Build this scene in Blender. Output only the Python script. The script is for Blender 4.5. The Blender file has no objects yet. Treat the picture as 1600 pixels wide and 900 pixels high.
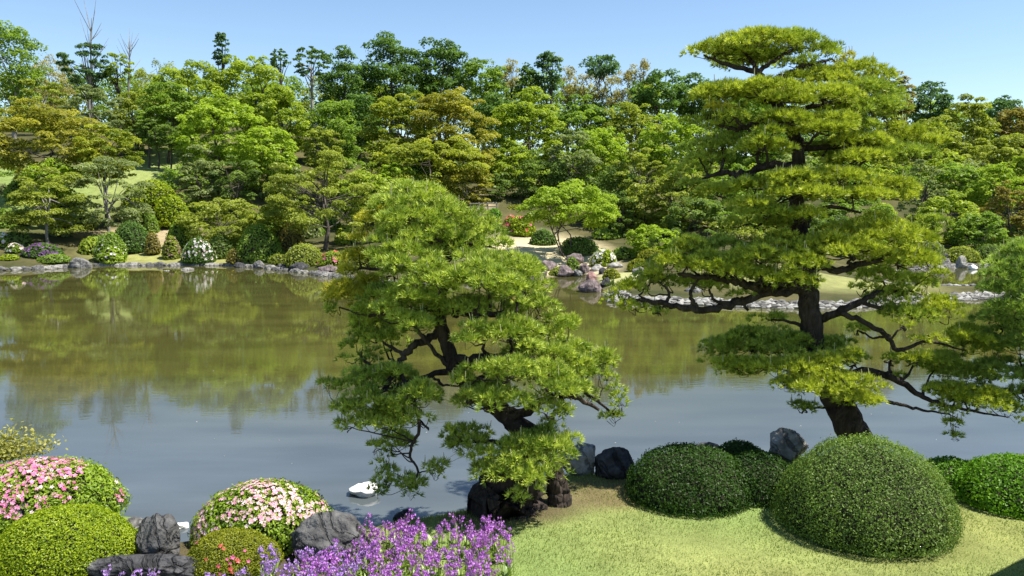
import bpy, bmesh, math
import numpy as np
from mathutils import Vector, noise as mnoise

S = bpy.context.scene
COL = S.collection
RNG = np.random.default_rng(7)

# ------------------------------------------------------------------ camera, sky, sun, exposure
CAM_H, F, HOR = 4.5, 1232.0, 310.0            # eye height above the water, focal length in px of 1600, horizon row
PITCH = math.atan((450.0 - HOR) / F)
SUN_EL, SUN_AZ = math.radians(62), math.radians(100)   # azimuth clockwise from +Y (view direction)
cam_d = bpy.data.cameras.new('camera')
cam = bpy.data.objects.new('camera', cam_d); COL.objects.link(cam)
cam.location = (0, 0, CAM_H); cam.rotation_euler = (math.pi / 2 - PITCH, 0, 0)
cam_d.sensor_width = 36.0; cam_d.lens = 36.0 * F / 1600.0
cam_d.clip_start = 0.1; cam_d.clip_end = 9000
S.camera = cam
W = bpy.data.worlds.new('World'); S.world = W; W.use_nodes = True
wn = W.node_tree
sky = wn.nodes.new('ShaderNodeTexSky'); sky.sky_type = 'NISHITA'; sky.sun_disc = False
sky.sun_elevation = SUN_EL; sky.sun_rotation = SUN_AZ
sky.air_density = 1.0; sky.dust_density = 0.0; sky.ozone_density = 3.0; sky.altitude = 50
bg = wn.nodes['Background']; bg.inputs['Strength'].default_value = 0.087
wn.links.new(sky.outputs['Color'], bg.inputs['Color'])
sun_d = bpy.data.lights.new('sun', 'SUN'); sun_d.energy = 4.7; sun_d.angle = math.radians(0.5)
sun_d.color = (1.0, 0.955, 0.87)
sun = bpy.data.objects.new('sun', sun_d); COL.objects.link(sun)
sdir = Vector((math.sin(SUN_AZ) * math.cos(SUN_EL), math.cos(SUN_AZ) * math.cos(SUN_EL), math.sin(SUN_EL)))
sun.location = sdir * 60; sun.rotation_euler = (-sdir).to_track_quat('-Z', 'Y').to_euler()
S.view_settings.view_transform = 'Standard'; S.view_settings.look = 'None'
S.view_settings.exposure = 1.05; S.view_settings.gamma = 1.0
S.render.engine = 'CYCLES'
S.cycles.max_bounces = 6; S.cycles.diffuse_bounces = 2; S.cycles.glossy_bounces = 2
S.cycles.transmission_bounces = 3; S.cycles.caustics_reflective = False; S.cycles.caustics_refractive = False

# ------------------------------------------------------------------ helpers
def ray(px, py):
    u, v = (px - 800.0) / F, (450.0 - py) / F
    return np.array([u, math.cos(PITCH) + v * math.sin(PITCH), -math.sin(PITCH) + v * math.cos(PITCH)])
def at(px, py, Y):
    d = ray(px, py); return np.array([0, 0, CAM_H]) + d * (Y / d[1])
def onz(px, py, z=0.0):
    d = ray(px, py); return np.array([0, 0, CAM_H]) + d * ((z - CAM_H) / d[2])
def mpp(Y): return Y / F                                            # metres per photo pixel at depth Y

def props(o, label=None, cat=None, group=None, kind=None):
    if label: o['label'] = label
    if cat: o['category'] = cat
    if group: o['group'] = group
    if kind: o['kind'] = kind
    return o
def thing(name, loc, label, cat, group=None):
    o = bpy.data.objects.new(name, None); COL.objects.link(o)
    o.location = [float(v) for v in loc]; o.empty_display_size = 0.2
    return props(o, label, cat, group)
def mesh_from(name, parts, mats, smooth=False, origin=None):
    """parts: list of (V (n,3), F (m,k), tint (m,) or None, material index)"""
    me = bpy.data.meshes.new(name)
    vs, li, ls, ti, mi, off, lo = [], [], [], [], [], 0, 0
    for p in parts:
        V, Fc = np.asarray(p[0], np.float32), np.asarray(p[1], np.int64)
        if len(Fc) == 0: continue
        t = p[2] if len(p) > 2 and p[2] is not None else np.full(len(Fc), 0.5)
        m = p[3] if len(p) > 3 else 0
        vs.append(V); li.append((Fc + off).ravel()); k = Fc.shape[1]
        ls.append(lo + np.arange(len(Fc)) * k); lo += len(Fc) * k
        ti.append(np.asarray(t, np.float32)); mi.append(np.full(len(Fc), m, np.int32)); off += len(V)
    V = np.concatenate(vs)
    if origin is not None: V = V - np.asarray(origin, np.float32)
    LI = np.concatenate(li); LS = np.concatenate(ls); T = np.concatenate(ti); MI = np.concatenate(mi)
    me.vertices.add(len(V)); me.vertices.foreach_set('co', V.astype(np.float32).ravel())
    me.loops.add(len(LI)); me.loops.foreach_set('vertex_index', LI.astype(np.int32))
    me.polygons.add(len(LS)); me.polygons.foreach_set('loop_start', LS.astype(np.int32))
    me.polygons.foreach_set('material_index', MI)
    me.polygons.foreach_set('use_smooth', np.full(len(LS), bool(smooth)))
    a = me.attributes.new('tint', 'FLOAT', 'FACE'); a.data.foreach_set('value', T)
    for m in (mats if isinstance(mats, (list, tuple)) else [mats]): me.materials.append(m)
    me.update(calc_edges=True)
    return me
def obj(name, parts, mats, parent=None, smooth=False, origin=None):
    o0 = origin if origin is not None else (tuple(parent.location) if parent is not None else None)
    o = bpy.data.objects.new(name, mesh_from(name, parts, mats, smooth, o0)); COL.objects.link(o)
    if parent is not None: o.parent = parent
    elif origin is not None: o.location = [float(v) for v in origin]
    return o
def nrm(a): return a / np.maximum(np.linalg.norm(a, axis=-1, keepdims=True), 1e-9)
def rand_dirs(n, rng): return nrm(rng.normal(size=(n, 3)))

def spline(pts, rad, step=4):
    P = np.asarray(pts, float); R = np.asarray(rad, float); n = len(P)
    if n == 2: step = max(2, step)
    Q = np.vstack([2 * P[0] - P[1], P, 2 * P[-1] - P[-2]])
    out, ro = [], []
    for i in range(n - 1):
        p0, p1, p2, p3 = Q[i], Q[i + 1], Q[i + 2], Q[i + 3]
        for k in range(step):
            t = k / step
            out.append(0.5 * (2 * p1 + (p2 - p0) * t + (2 * p0 - 5 * p1 + 4 * p2 - p3) * t * t + (3 * p1 - p0 - 3 * p2 + p3) * t ** 3))
            ro.append(R[i] * (1 - t) + R[i + 1] * t)
    out.append(P[-1]); ro.append(R[-1])
    return np.array(out), np.array(ro)
def tube(pts, rad, ns=6, step=3, rough=0.0, wig=0.0, rng=RNG):
    P, R = spline(pts, rad, step)
    if wig > 0 and len(P) > 2:
        P[1:-1] += rng.normal(size=(len(P) - 2, 3)) * wig * R[1:-1, None]
    T = nrm(np.gradient(P, axis=0))
    ref = np.array([0.31, 0.87, 0.38]) if abs(T[0, 1]) < 0.9 else np.array([1, 0, 0.2])
    A = nrm(np.cross(T, ref)); B = np.cross(T, A)
    ang = np.linspace(0, 2 * np.pi, ns, endpoint=False)
    ring = np.cos(ang)[None, :, None] * A[:, None] + np.sin(ang)[None, :, None] * B[:, None]
    rr = R[:, None] * (1 + rough * rng.normal(size=(len(P), ns)))
    V = (P[:, None] + ring * rr[..., None]).reshape(-1, 3)
    n = len(P); i = np.arange(n - 1)[:, None] * ns; j = np.arange(ns)[None]; j2 = (j + 1) % ns
    Fq = np.stack([i + j, i + j2, i + ns + j2, i + ns + j], -1).reshape(-1, 4)
    tip = len(V); V = np.vstack([V, P[-1] + T[-1] * R[-1]])
    k = (n - 1) * ns
    cap = np.array([[k + a, k + (a + 1) % ns, tip, tip] for a in range(ns)])
    return V, Fq, cap[:, :3]
def tube_parts(*a, **k):
    V, Fq, cap = tube(*a, **k)
    return [(V, Fq, None), (V, cap, None)]
def leaf_cards(C, N, L, Wd, tint, rng, rect=False):
    n = len(C); t = nrm(np.cross(N, rand_dirs(n, rng))); b = nrm(np.cross(N, t))
    L = np.broadcast_to(L, (n,))[:, None] * 0.5; Wd = np.broadcast_to(Wd, (n,))[:, None] * 0.5
    if rect == 'tri':
        V = np.stack([C - t * L * .9 - b * Wd, C - t * L * .7 + b * Wd, C + t * L], 1).reshape(-1, 3)
        return V, np.arange(3 * n).reshape(n, 3), tint
    if rect: V = np.stack([C - t * L - b * Wd * .7, C - t * L * .8 + b * Wd, C + t * L + b * Wd * .6, C + t * L * .8 - b * Wd], 1).reshape(-1, 3)
    else: V = np.stack([C - t * L, C + b * Wd, C + t * L, C - b * Wd], 1).reshape(-1, 3)
    return V, np.arange(4 * n).reshape(n, 4), tint
def lownoise(seed, k=6, fmin=1.5, fmax=4.0):
    r = np.random.default_rng(seed); K = rand_dirs(k, r) * r.uniform(fmin, fmax, (k, 1)); ph = r.uniform(0, 6.28, k)
    return lambda D: np.sin(D @ K.T + ph).mean(1) * 1.6

# ------------------------------------------------------------------ materials
MATS = {}
def new_mat(name):
    m = bpy.data.materials.new(name); m.use_nodes = True; m.node_tree.nodes.clear(); return m, m.node_tree.nodes, m.node_tree.links
def leaf_mat(name, dark, light, trans=0.4, gloss=0.03, rough=0.45):
    if name in MATS: return MATS[name]
    m, N, L = new_mat(name)
    out = N.new('ShaderNodeOutputMaterial'); at_ = N.new('ShaderNodeAttribute'); at_.attribute_name = 'tint'
    mix = N.new('ShaderNodeMix'); mix.data_type = 'RGBA'
    mix.inputs[6].default_value = (*dark, 1); mix.inputs[7].default_value = (*light, 1)
    L.new(at_.outputs['Fac'], mix.inputs[0])
    d = N.new('ShaderNodeBsdfDiffuse'); tr = N.new('ShaderNodeBsdfTranslucent'); g = N.new('ShaderNodeBsdfGlossy')
    g.inputs['Roughness'].default_value = rough
    L.new(mix.outputs[2], d.inputs['Color'])
    tc = N.new('ShaderNodeMix'); tc.data_type = 'RGBA'; tc.blend_type = 'MULTIPLY'; tc.inputs[0].default_value = 1
    tc.inputs[7].default_value = (1.12, 1.2, 0.6, 1); L.new(mix.outputs[2], tc.inputs[6]); L.new(tc.outputs[2], tr.inputs['Color'])
    m1 = N.new('ShaderNodeMixShader'); m1.inputs[0].default_value = trans
    L.new(d.outputs[0], m1.inputs[1]); L.new(tr.outputs[0], m1.inputs[2])
    m2 = N.new('ShaderNodeMixShader'); m2.inputs[0].default_value = gloss
    L.new(m1.outputs[0], m2.inputs[1]); L.new(g.outputs[0], m2.inputs[2]); L.new(m2.outputs[0], out.inputs['Surface'])
    MATS[name] = m; return m
def rough_mat(name, c1, c2, scale=8, bump=0.4, bscale=None, c3=None, stretch=(1, 1, 1), rough=0.9, voro=False, crack=0):
    if name in MATS: return MATS[name]
    m, N, L = new_mat(name)
    out = N.new('ShaderNodeOutputMaterial'); p = N.new('ShaderNodeBsdfPrincipled')
    p.inputs['Roughness'].default_value = rough; p.inputs['Specular IOR Level'].default_value = 0.25
    tc = N.new('ShaderNodeTexCoord'); mp = N.new('ShaderNodeMapping'); mp.inputs['Scale'].default_value = stretch
    L.new(tc.outputs['Object'], mp.inputs['Vector'])
    n1 = N.new('ShaderNodeTexNoise'); n1.inputs['Scale'].default_value = scale; n1.inputs['Detail'].default_value = 8; n1.inputs['Roughness'].default_value = 0.65
    L.new(mp.outputs[0], n1.inputs['Vector'])
    cr = N.new('ShaderNodeValToRGB'); cr.color_ramp.elements[0].position = 0.34; cr.color_ramp.elements[1].position = 0.66
    cr.color_ramp.elements[0].color = (*c1, 1); cr.color_ramp.elements[1].color = (*c2, 1)
    if c3:
        e = cr.color_ramp.elements.new(0.71); e.color = (*c3, 1)
    L.new(n1.outputs['Fac'], cr.inputs['Fac']); L.new(cr.outputs['Color'], p.inputs['Base Color'])
    if voro:
        n2 = N.new('ShaderNodeTexVoronoi'); n2.feature = 'DISTANCE_TO_EDGE'; n2.inputs['Scale'].default_value = bscale or scale * 2; hsock = n2.outputs['Distance']
    else:
        n2 = N.new('ShaderNodeTexNoise'); n2.inputs['Scale'].default_value = bscale or scale * 2; n2.inputs['Detail'].default_value = 8; hsock = n2.outputs['Fac']
    L.new(mp.outputs[0], n2.inputs['Vector'])
    if crack:
        n5 = N.new('ShaderNodeTexNoise'); n5.inputs['Scale'].default_value = crack; n5.inputs['Detail'].default_value = 5; n5.inputs['Distortion'].default_value = 1.2; L.new(mp.outputs[0], n5.inputs['Vector'])
        ab = N.new('ShaderNodeMath'); ab.operation = 'SUBTRACT'; ab.inputs[1].default_value = .5; L.new(n5.outputs['Fac'], ab.inputs[0])
        a2 = N.new('ShaderNodeMath'); a2.operation = 'ABSOLUTE'; L.new(ab.outputs[0], a2.inputs[0])
        a3 = N.new('ShaderNodeMapRange'); a3.inputs[1].default_value = 0; a3.inputs[2].default_value = .03; a3.inputs[3].default_value = .35; L.new(a2.outputs[0], a3.inputs[0])
        a4 = N.new('ShaderNodeMath'); a4.operation = 'MULTIPLY'; L.new(a3.outputs[0], a4.inputs[0]); L.new(hsock, a4.inputs[1]); hsock = a4.outputs[0]
        vs_ = N.new('ShaderNodeVectorMath'); vs_.operation = 'SCALE'; L.new(cr.outputs['Color'], vs_.inputs[0]); L.new(a3.outputs[0], vs_.inputs['Scale']); L.new(vs_.outputs[0], p.inputs['Base Color'])
    b = N.new('ShaderNodeBump'); b.inputs['Strength'].default_value = bump; b.inputs['Distance'].default_value = 0.06
    L.new(hsock, b.inputs['Height']); L.new(b.outputs[0], p.inputs['Normal']); L.new(p.outputs[0], out.inputs['Surface'])
    MATS[name] = m; return m
PAL = {
 'gold':  ((.17, .18, .024), (.50, .46, .07)),
 'goldgreen': ((.14, .20, .022), (.47, .48, .06)),
 'lime':  ((.19, .29, .022), (.46, .57, .065)),
 'ygreen': ((.175, .25, .024), (.47, .55, .07)),
 'green': ((.115, .20, .026), (.33, .45, .07)),
 'dark':  ((.055, .115, .024), (.20, .32, .065)),
 'blue':  ((.055, .12, .05), (.19, .30, .11)),
 'brown': ((.16, .14, .035), (.38, .32, .075)),
 'olive': ((.165, .21, .026), (.44, .48, .08)),
 'tan':   ((.30, .26, .085), (.54, .48, .19)),
 'grey':  ((.16, .20, .07), (.36, .42, .17)),
 'shade': ((.08, .135, .03), (.25, .34, .07)),
 'needle': ((.15, .235, .022), (.60, .68, .11)),
 'needleY': ((.21, .28, .018), (.68, .72, .09)),
 'needleG': ((.28, .28, .024), (.66, .62, .06)),
 'needleR': ((.14, .24, .04), (.48, .60, .12)),
 'boxlime': ((.13, .21, .008), (.44, .52, .03)),
 'boxolive': ((.12, .15, .010), (.36, .37, .03)),
 'box':   ((.045, .095, .015), (.26, .37, .08)),
 'holly': ((.05, .15, .008), (.22, .42, .03)),
 'hedge': ((.02, .05, .009), (.07, .14, .022)),  # extra dark: shade of the tall pine is put into this leaf colour
 'azalea': ((.11, .20, .012), (.40, .52, .055)),
}
def LM(k, **kw): return leaf_mat('foliage_' + k + ('' if 'gloss' not in kw else '_matt' if kw['gloss'] < .02 else '_pad'), *PAL[k], **kw)
BARK = rough_mat('pine_bark', (.018, .013, .010), (.07, .052, .042), 9, 1.0, 14, (.24, .21, .19), (1, 1, .35), 0.95, True)
BARK2 = rough_mat('grey_bark', (.035, .028, .022), (.13, .11, .09), 6, 0.6, 20)
BARKP = rough_mat('pale_bark', (.14, .125, .11), (.36, .33, .29), 3, 0.5, 12)
CORE_DARK = rough_mat('dark_core', (.014, .015, .008), (.045, .042, .022), 12, 0.4)
STONES = {
 'slate': rough_mat('stone_slate', (.032, .031, .031), (.145, .142, .136), 4.5, 0.95, 13, (.27, .265, .25), crack=1.9),
 'grey': rough_mat('stone_grey', (.06, .058, .055), (.26, .25, .235), 4.5, 0.9, 11, (.42, .41, .38), crack=1.6),
 'dark': rough_mat('stone_dark', (.02, .02, .022), (.095, .092, .095), 4.5, 0.9, 12, (.2, .2, .2), crack=1.6),
 'pale': rough_mat('stone_pale', (.16, .15, .13), (.42, .40, .36), 5, 0.7, 13, (.6, .58, .54), crack=1.6),
 'mauve': rough_mat('stone_mauve', (.07, .052, .05), (.26, .205, .20), 3, 0.9, 8, (.45, .4, .38), crack=1.6),
 'rose': rough_mat('stone_rose', (.16, .08, .07), (.44, .28, .25), 3, 0.8, 8, (.6, .5, .46)),
 'white': rough_mat('stone_white', (.66, .64, .6), (.86, .85, .82), 5, 0.4, 15),
}

# ------------------------------------------------------------------ ground and pond
far_px = [(-900, 424), (-500, 425), (-200, 425), (0, 423), (60, 421), (110, 418), (145, 415), (350, 415), (420, 420), (510, 431), (560, 440),
          (620, 446), (700, 446), (780, 440), (830, 433), (870, 433), (905, 427), (925, 431), (936, 446), (950, 462), (985, 474), (1040, 474), (1100, 476),
          (1180, 480), (1260, 482), (1320, 481), (1400, 477), (1480, 469), (1530, 467), (1620, 466), (1630, 460), (1620, 453), (1540, 451), (1460, 450),
          (1400, 448), (1385, 440), (1400, 428), (1440, 420), (1500, 418), (1600, 416), (1800, 414), (2300, 412), (2900, 412)]
near_px = [(3200, 690), (2400, 700), (1900, 712), (1600, 722), (1480, 738), (1400, 742), (1290, 738), (1210, 733), (1100, 752), (990, 762), (880, 757),
           (830, 768), (765, 786), (725, 812), (655, 826), (600, 834), (520, 838), (420, 846), (300, 856), (288, 862), (278, 850), (270, 824), (205, 818), (100, 815),
           (-200, 818), (-700, 824), (-1600, 830)]
POND = np.array([onz(*p)[:2] for p in far_px] + [onz(*p)[:2] for p in near_px])
def pond_dist(X, Y):
    P = np.stack([np.ravel(X), np.ravel(Y)], 1).astype(float); A = POND; B = np.roll(POND, -1, 0)
    best = np.full(len(P), 1e18); ins = np.zeros(len(P), bool)
    for a, b in zip(A, B):
        ab = b - a; t = np.clip(((P - a) @ ab) / (ab @ ab), 0, 1)
        best = np.minimum(best, ((P - a - t[:, None] * ab) ** 2).sum(1))
        c = (a[1] > P[:, 1]) != (b[1] > P[:, 1])
        xi = a[0] + (P[:, 1] - a[1]) / (b[1] - a[1] + 1e-12) * ab[0]
        ins ^= c & (P[:, 0] < xi)
    d = np.sqrt(best); return np.where(ins, -d, d)
def H(X, Y, d=None):
    X = np.ravel(np.asarray(X, float)); Y = np.ravel(np.asarray(Y, float))
    if d is None: d = pond_dist(X, Y)
    near = Y < 22
    zn = 0.5 * np.clip(d / 0.9, 0, 1) ** 0.7
    zf = np.interp(d, [0, .4, 1, 3, 5, 12, 22, 45, 80, 300, 3000], [0, .16, .3, .65, 1.3, 2.7, 6.6, 12, 16.5, 18, 18])
    zf = zf * np.interp(X, [-24, -8], [1.0, .70])
    zf = zf + 0.35 * np.sin(X * .21 + 1.3) * np.cos(Y * .17) * np.clip((d - 4) / 10, 0, 1)
    zi = -np.minimum(1.0, -d * 0.35)
    return np.where(d < 0, zi, np.where(near, zn, zf))
def Hp(x, y): return float(H([x], [y])[0])
def gnd(px, py):                                                    # near-bank ground point seen at a pixel
    z = 0.5
    for _ in range(6):
        p = onz(px, py, z); z = 0.5 * z + 0.5 * Hp(p[0], p[1])
    return np.array([p[0], p[1], Hp(p[0], p[1])])

def seg(a, b, s): return list(np.arange(a, b, s))
gx = np.array([-4000, -1500, -600, -300, -180, -120, -90] + seg(-70, -14, 1.0) + seg(-14, 14, 0.2) + seg(14, 70, 1.0) + [70, 90, 120, 180, 300, 600, 1500, 4000])
gy = np.array([-1500, -400, -100, -40, -20, -10] + seg(-5, 5, 1.0) + seg(5, 14, 0.15) + seg(14, 30, 1.0) + seg(30, 62, 0.4) + seg(62, 140, 2.0) + [140, 170, 230, 350, 700, 1500, 4500])
GX, GY = np.meshgrid(gx, gy); gd = pond_dist(GX, GY); gz = H(GX, GY, gd)
gz = gz + np.where((gd > 1.0) & (GY.ravel() < 22), 0.012 * np.sin(GX.ravel() * 2.1) * np.sin(GY.ravel() * 2.7), 0)
gv = np.stack([GX.ravel(), GY.ravel(), gz], 1)
nx, ny = len(gx), len(gy); ii = (np.arange(ny - 1)[:, None] * nx + np.arange(nx - 1)[None]).ravel()
gf = np.stack([ii, ii + 1, ii + nx + 1, ii + nx], 1)
gm, N, L = new_mat('ground')
out = N.new('ShaderNodeOutputMaterial'); p = N.new('ShaderNodeBsdfPrincipled'); p.inputs['Roughness'].default_value = 0.95; p.inputs['Specular IOR Level'].default_value = 0.1
ca = N.new('ShaderNodeAttribute'); ca.attribute_name = 'ground_colour'
tcn = N.new('ShaderNodeTexCoord')
n1 = N.new('ShaderNodeTexNoise'); n1.inputs['Scale'].default_value = 1.6; n1.inputs['Detail'].default_value = 9; n1.inputs['Roughness'].default_value = 0.7
n2 = N.new('ShaderNodeTexNoise'); n2.inputs['Scale'].default_value = 45; n2.inputs['Detail'].default_value = 4
L.new(tcn.outputs['Object'], n1.inputs['Vector']); L.new(tcn.outputs['Object'], n2.inputs['Vector'])
r1 = N.new('ShaderNodeMapRange'); r1.inputs[1].default_value = .3; r1.inputs[2].default_value = .7; r1.inputs[3].default_value = .72; r1.inputs[4].default_value = 1.25
r2 = N.new('ShaderNodeMapRange'); r2.inputs[1].default_value = .3; r2.inputs[2].default_value = .7; r2.inputs[3].default_value = .75; r2.inputs[4].default_value = 1.2
L.new(n1.outputs['Fac'], r1.inputs[0]); L.new(n2.outputs['Fac'], r2.inputs[0])
mu = N.new('ShaderNodeMath'); mu.operation = 'MULTIPLY'; L.new(r1.outputs[0], mu.inputs[0]); L.new(r2.outputs[0], mu.inputs[1])
vm = N.new('ShaderNodeVectorMath'); vm.operation = 'SCALE'; L.new(ca.outputs['Color'], vm.inputs[0]); L.new(mu.outputs[0], vm.inputs['Scale'])
L.new(vm.outputs[0], p.inputs['Base Color'])
bp = N.new('ShaderNodeBump'); bp.inputs['Strength'].default_value = .5; bp.inputs['Distance'].default_value = .04; L.new(n2.outputs['Fac'], bp.inputs['Height']); L.new(bp.outputs[0], p.inputs['Normal'])
L.new(p.outputs[0], out.inputs['Surface'])
ground = obj('ground', [(gv, gf)], gm, smooth=True); props(ground, kind='structure')
X_, Y_ = gv[:, 0], gv[:, 1]
def blob(cx, cy, rx, ry): return np.clip(1.6 - 1.6 * (((X_ - cx) / rx) ** 2 + ((Y_ - cy) / ry) ** 2), 0, 1)[:, None]
gc = np.where((Y_ < 22)[:, None], np.array([.205, .245, .075]), np.array([.075, .072, .028]))
wob = (np.sin(X_ * 1.1 + 2 * np.sin(Y_ * .9)) * np.sin(Y_ * 1.3 + X_ * .4))[:, None]
gc = gc + np.where((Y_ < 22)[:, None], wob * np.array([.03, .005, .005]), wob * np.array([.03, .02, .01]))
def lay(mask, c):
    global gc
    gc = gc * (1 - mask) + np.array(c) * mask
lay(blob(-22, 55.5, 9, 3.4), (.27, .27, .09))          # left shore lawn
lay(blob(-45, 66, 13, 12), (.19, .25, .07))            # far left lawn
lay(blob(-34.5, 80, 5.0, 16), (.23, .27, .085))         # lawn rising between the trees
lay(blob(-28, 60, 4.5, 5), (.34, .27, .16))            # sandy slope by clipped mounds
lay(blob(2.0, 51, 5.6, 10.5), (.52, .44, .27))         # dry lawn by the cove
lay(blob(-3.6, 66.5, 2.6, 2.2), (.42, .34, .22))              # path
lay(blob(14.5, 38.2, 7.0, 3.8), (.24, .245, .09))         # lawn of the spit
lay(blob(6.0, 42.0, 2.2, 3.5), (.36, .36, .16))
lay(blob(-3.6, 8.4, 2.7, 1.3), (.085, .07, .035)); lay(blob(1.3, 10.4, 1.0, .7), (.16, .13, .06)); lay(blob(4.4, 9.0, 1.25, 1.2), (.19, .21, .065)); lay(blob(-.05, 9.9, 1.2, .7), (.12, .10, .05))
lay(np.clip(1 - gd / .35, 0, 1)[:, None], (.10, .09, .05))
gc = np.where((gd < 0)[:, None], np.array([.10, .09, .05]), gc)
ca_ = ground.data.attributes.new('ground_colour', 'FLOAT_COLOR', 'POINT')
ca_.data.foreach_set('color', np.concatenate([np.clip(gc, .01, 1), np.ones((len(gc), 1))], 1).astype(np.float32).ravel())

wm, N, L = new_mat('pond_water')
out = N.new('ShaderNodeOutputMaterial'); p = N.new('ShaderNodeBsdfPrincipled')
p.inputs['Roughness'].default_value = 0.012; p.inputs['IOR'].default_value = 1.38; p.inputs['Specular IOR Level'].default_value = 0.5
tcn = N.new('ShaderNodeTexCoord')
mp = N.new('ShaderNodeMapping'); mp.inputs['Scale'].default_value = (0.55, 1.9, 1); L.new(tcn.outputs['Object'], mp.inputs['Vector'])
n1 = N.new('ShaderNodeTexNoise'); n1.inputs['Scale'].default_value = 4.2; n1.inputs['Detail'].default_value = 3; n1.inputs['Roughness'].default_value = .5
L.new(mp.outputs[0], n1.inputs['Vector'])
n3 = N.new('ShaderNodeTexNoise'); n3.inputs['Scale'].default_value = 0.16; n3.inputs['Detail'].default_value = 2; L.new(mp.outputs[0], n3.inputs['Vector'])
r3 = N.new('ShaderNodeMapRange'); r3.inputs[1].default_value = .4; r3.inputs[2].default_value = .65; r3.inputs[3].default_value = .008; r3.inputs[4].default_value = .034
L.new(n3.outputs['Fac'], r3.inputs[0])
bp = N.new('ShaderNodeBump'); bp.inputs['Distance'].default_value = .05; L.new(r3.outputs[0], bp.inputs['Strength']); L.new(n1.outputs['Fac'], bp.inputs['Height'])
L.new(bp.outputs[0], p.inputs['Normal'])
n4 = N.new('ShaderNodeTexNoise'); n4.inputs['Scale'].default_value = .45; n4.inputs['Detail'].default_value = 4; L.new(mp.outputs[0], n4.inputs['Vector'])
cr = N.new('ShaderNodeValToRGB'); cr.color_ramp.elements[0].position = .35; cr.color_ramp.elements[1].position = .7
cr.color_ramp.elements[0].color = (.8, .8, .8, 1); cr.color_ramp.elements[1].color = (1.15, 1.15, 1.15, 1)
L.new(n4.outputs['Fac'], cr.inputs['Fac'])
sx = N.new('ShaderNodeSeparateXYZ'); L.new(tcn.outputs['Object'], sx.inputs[0])
ms = N.new('ShaderNodeMapRange'); ms.inputs[1].default_value = 13; ms.inputs[2].default_value = 20; L.new(sx.outputs['Y'], ms.inputs[0])
mc_ = N.new('ShaderNodeMix'); mc_.data_type = 'RGBA'; L.new(ms.outputs[0], mc_.inputs[0])
mc_.inputs[6].default_value = (.080, .094, .098, 1); mc_.inputs[7].default_value = (.066, .063, .018, 1)   # bluish grey nearby: silt plus sky reflection in the colour; olive murk farther out
mm = N.new('ShaderNodeMix'); mm.data_type = 'RGBA'; mm.blend_type = 'MULTIPLY'; mm.inputs[0].default_value = 1
L.new(mc_.outputs[2], mm.inputs[6]); L.new(cr.outputs[0], mm.inputs[7]); L.new(mm.outputs[2], p.inputs['Base Color']); L.new(p.outputs[0], out.inputs['Surface'])
wx = np.array([-140, 140, 140, -140.]); wy = np.array([7, 7, 60, 60.])
water = obj('pond_water', [(np.stack([wx, wy, np.zeros(4)], 1), [[0, 1, 2, 3]])], wm); props(water, kind='structure')

r = np.random.default_rng(12); fx, fy = r.uniform(-9, 9, 110), r.uniform(10.5, 30, 110); k = pond_dist(fx, fy) < -.3; fx, fy = fx[k], fy[k]; n = len(fx)
fa = r.uniform(0, 6.28, n); fl_ = r.uniform(.008, .022, n)[:, None]; d1 = np.stack([np.cos(fa), np.sin(fa), 0 * fa], 1) * fl_; d2 = np.stack([-np.sin(fa), np.cos(fa), 0 * fa], 1) * fl_ * .5
C = np.stack([fx, fy, np.full(n, .005)], 1)
fp = obj('floating_petals', [(np.stack([C - d1, C + d2, C + d1 + [0, 0, .004], C - d2], 1).reshape(-1, 3), np.arange(4 * n).reshape(n, 4), r.random(n))], leaf_mat('floating_petal', (.30, .27, .18), (.75, .72, .66), .1, .02)); props(fp, 'small pale petals and leaves floating on the pond', 'petals', kind='stuff')

# ------------------------------------------------------------------ rocks
def ico(sub):
    bm = bmesh.new(); bmesh.ops.create_icosphere(bm, subdivisions=sub, radius=1)
    V = np.array([v.co[:] for v in bm.verts]); Fc = np.array([[v.index for v in f.verts] for f in bm.faces]); bm.free(); return V, Fc
ICO = {s: ico(s) for s in (2, 3, 4, 5)}
def rock_mesh(seed, sub=4, cuts=13, rough=0.085):
    r = np.random.default_rng(seed); V, Fc = ICO[sub]; V = V.copy()
    for _ in range(cuts):
        n = rand_dirs(1, r)[0]; dd = r.uniform(.58, .88); e = np.maximum(V @ n - dd, 0); V = V - e[:, None] * n * 0.93
    o = Vector(r.uniform(-50, 50, 3))
    dsp = np.array([mnoise.fractal(Vector(v) * 1.9 + o, 0.7, 2.1, 6) for v in V])
    V = V * (1 + rough * dsp[:, None] * 1.6)
    V /= np.abs(V).max(0)
    return V, Fc
def rock(px, ytop, ybase, hw, label, stone='grey', seed=1, z=None, Y=None, sub=4, cuts=13, name='rock', dep=0.8, group=None, sink=.28):
    if Y is None: b = gnd(px, ybase) if z is None else onz(px, ybase, z)
    else: b = at(px, ybase, Y); b[2] = Hp(b[0], b[1]) if z is None else z
    s = mpp(b[1]); rx = hw * s; h = max((ybase - ytop) * s, .05); ry = rx * dep
    V, Fc = rock_mesh(seed, sub, cuts)
    full = h / (1 - sink)
    c = b + np.array([0, ry * .8, h - full / 2])
    P = V * np.array([rx, ry, full / 2]) + c
    o = obj(name, [(P, Fc)], STONES[stone], smooth=sub >= 4, origin=(c[0], c[1], b[2]))
    return props(o, label, 'rock', group)

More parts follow.
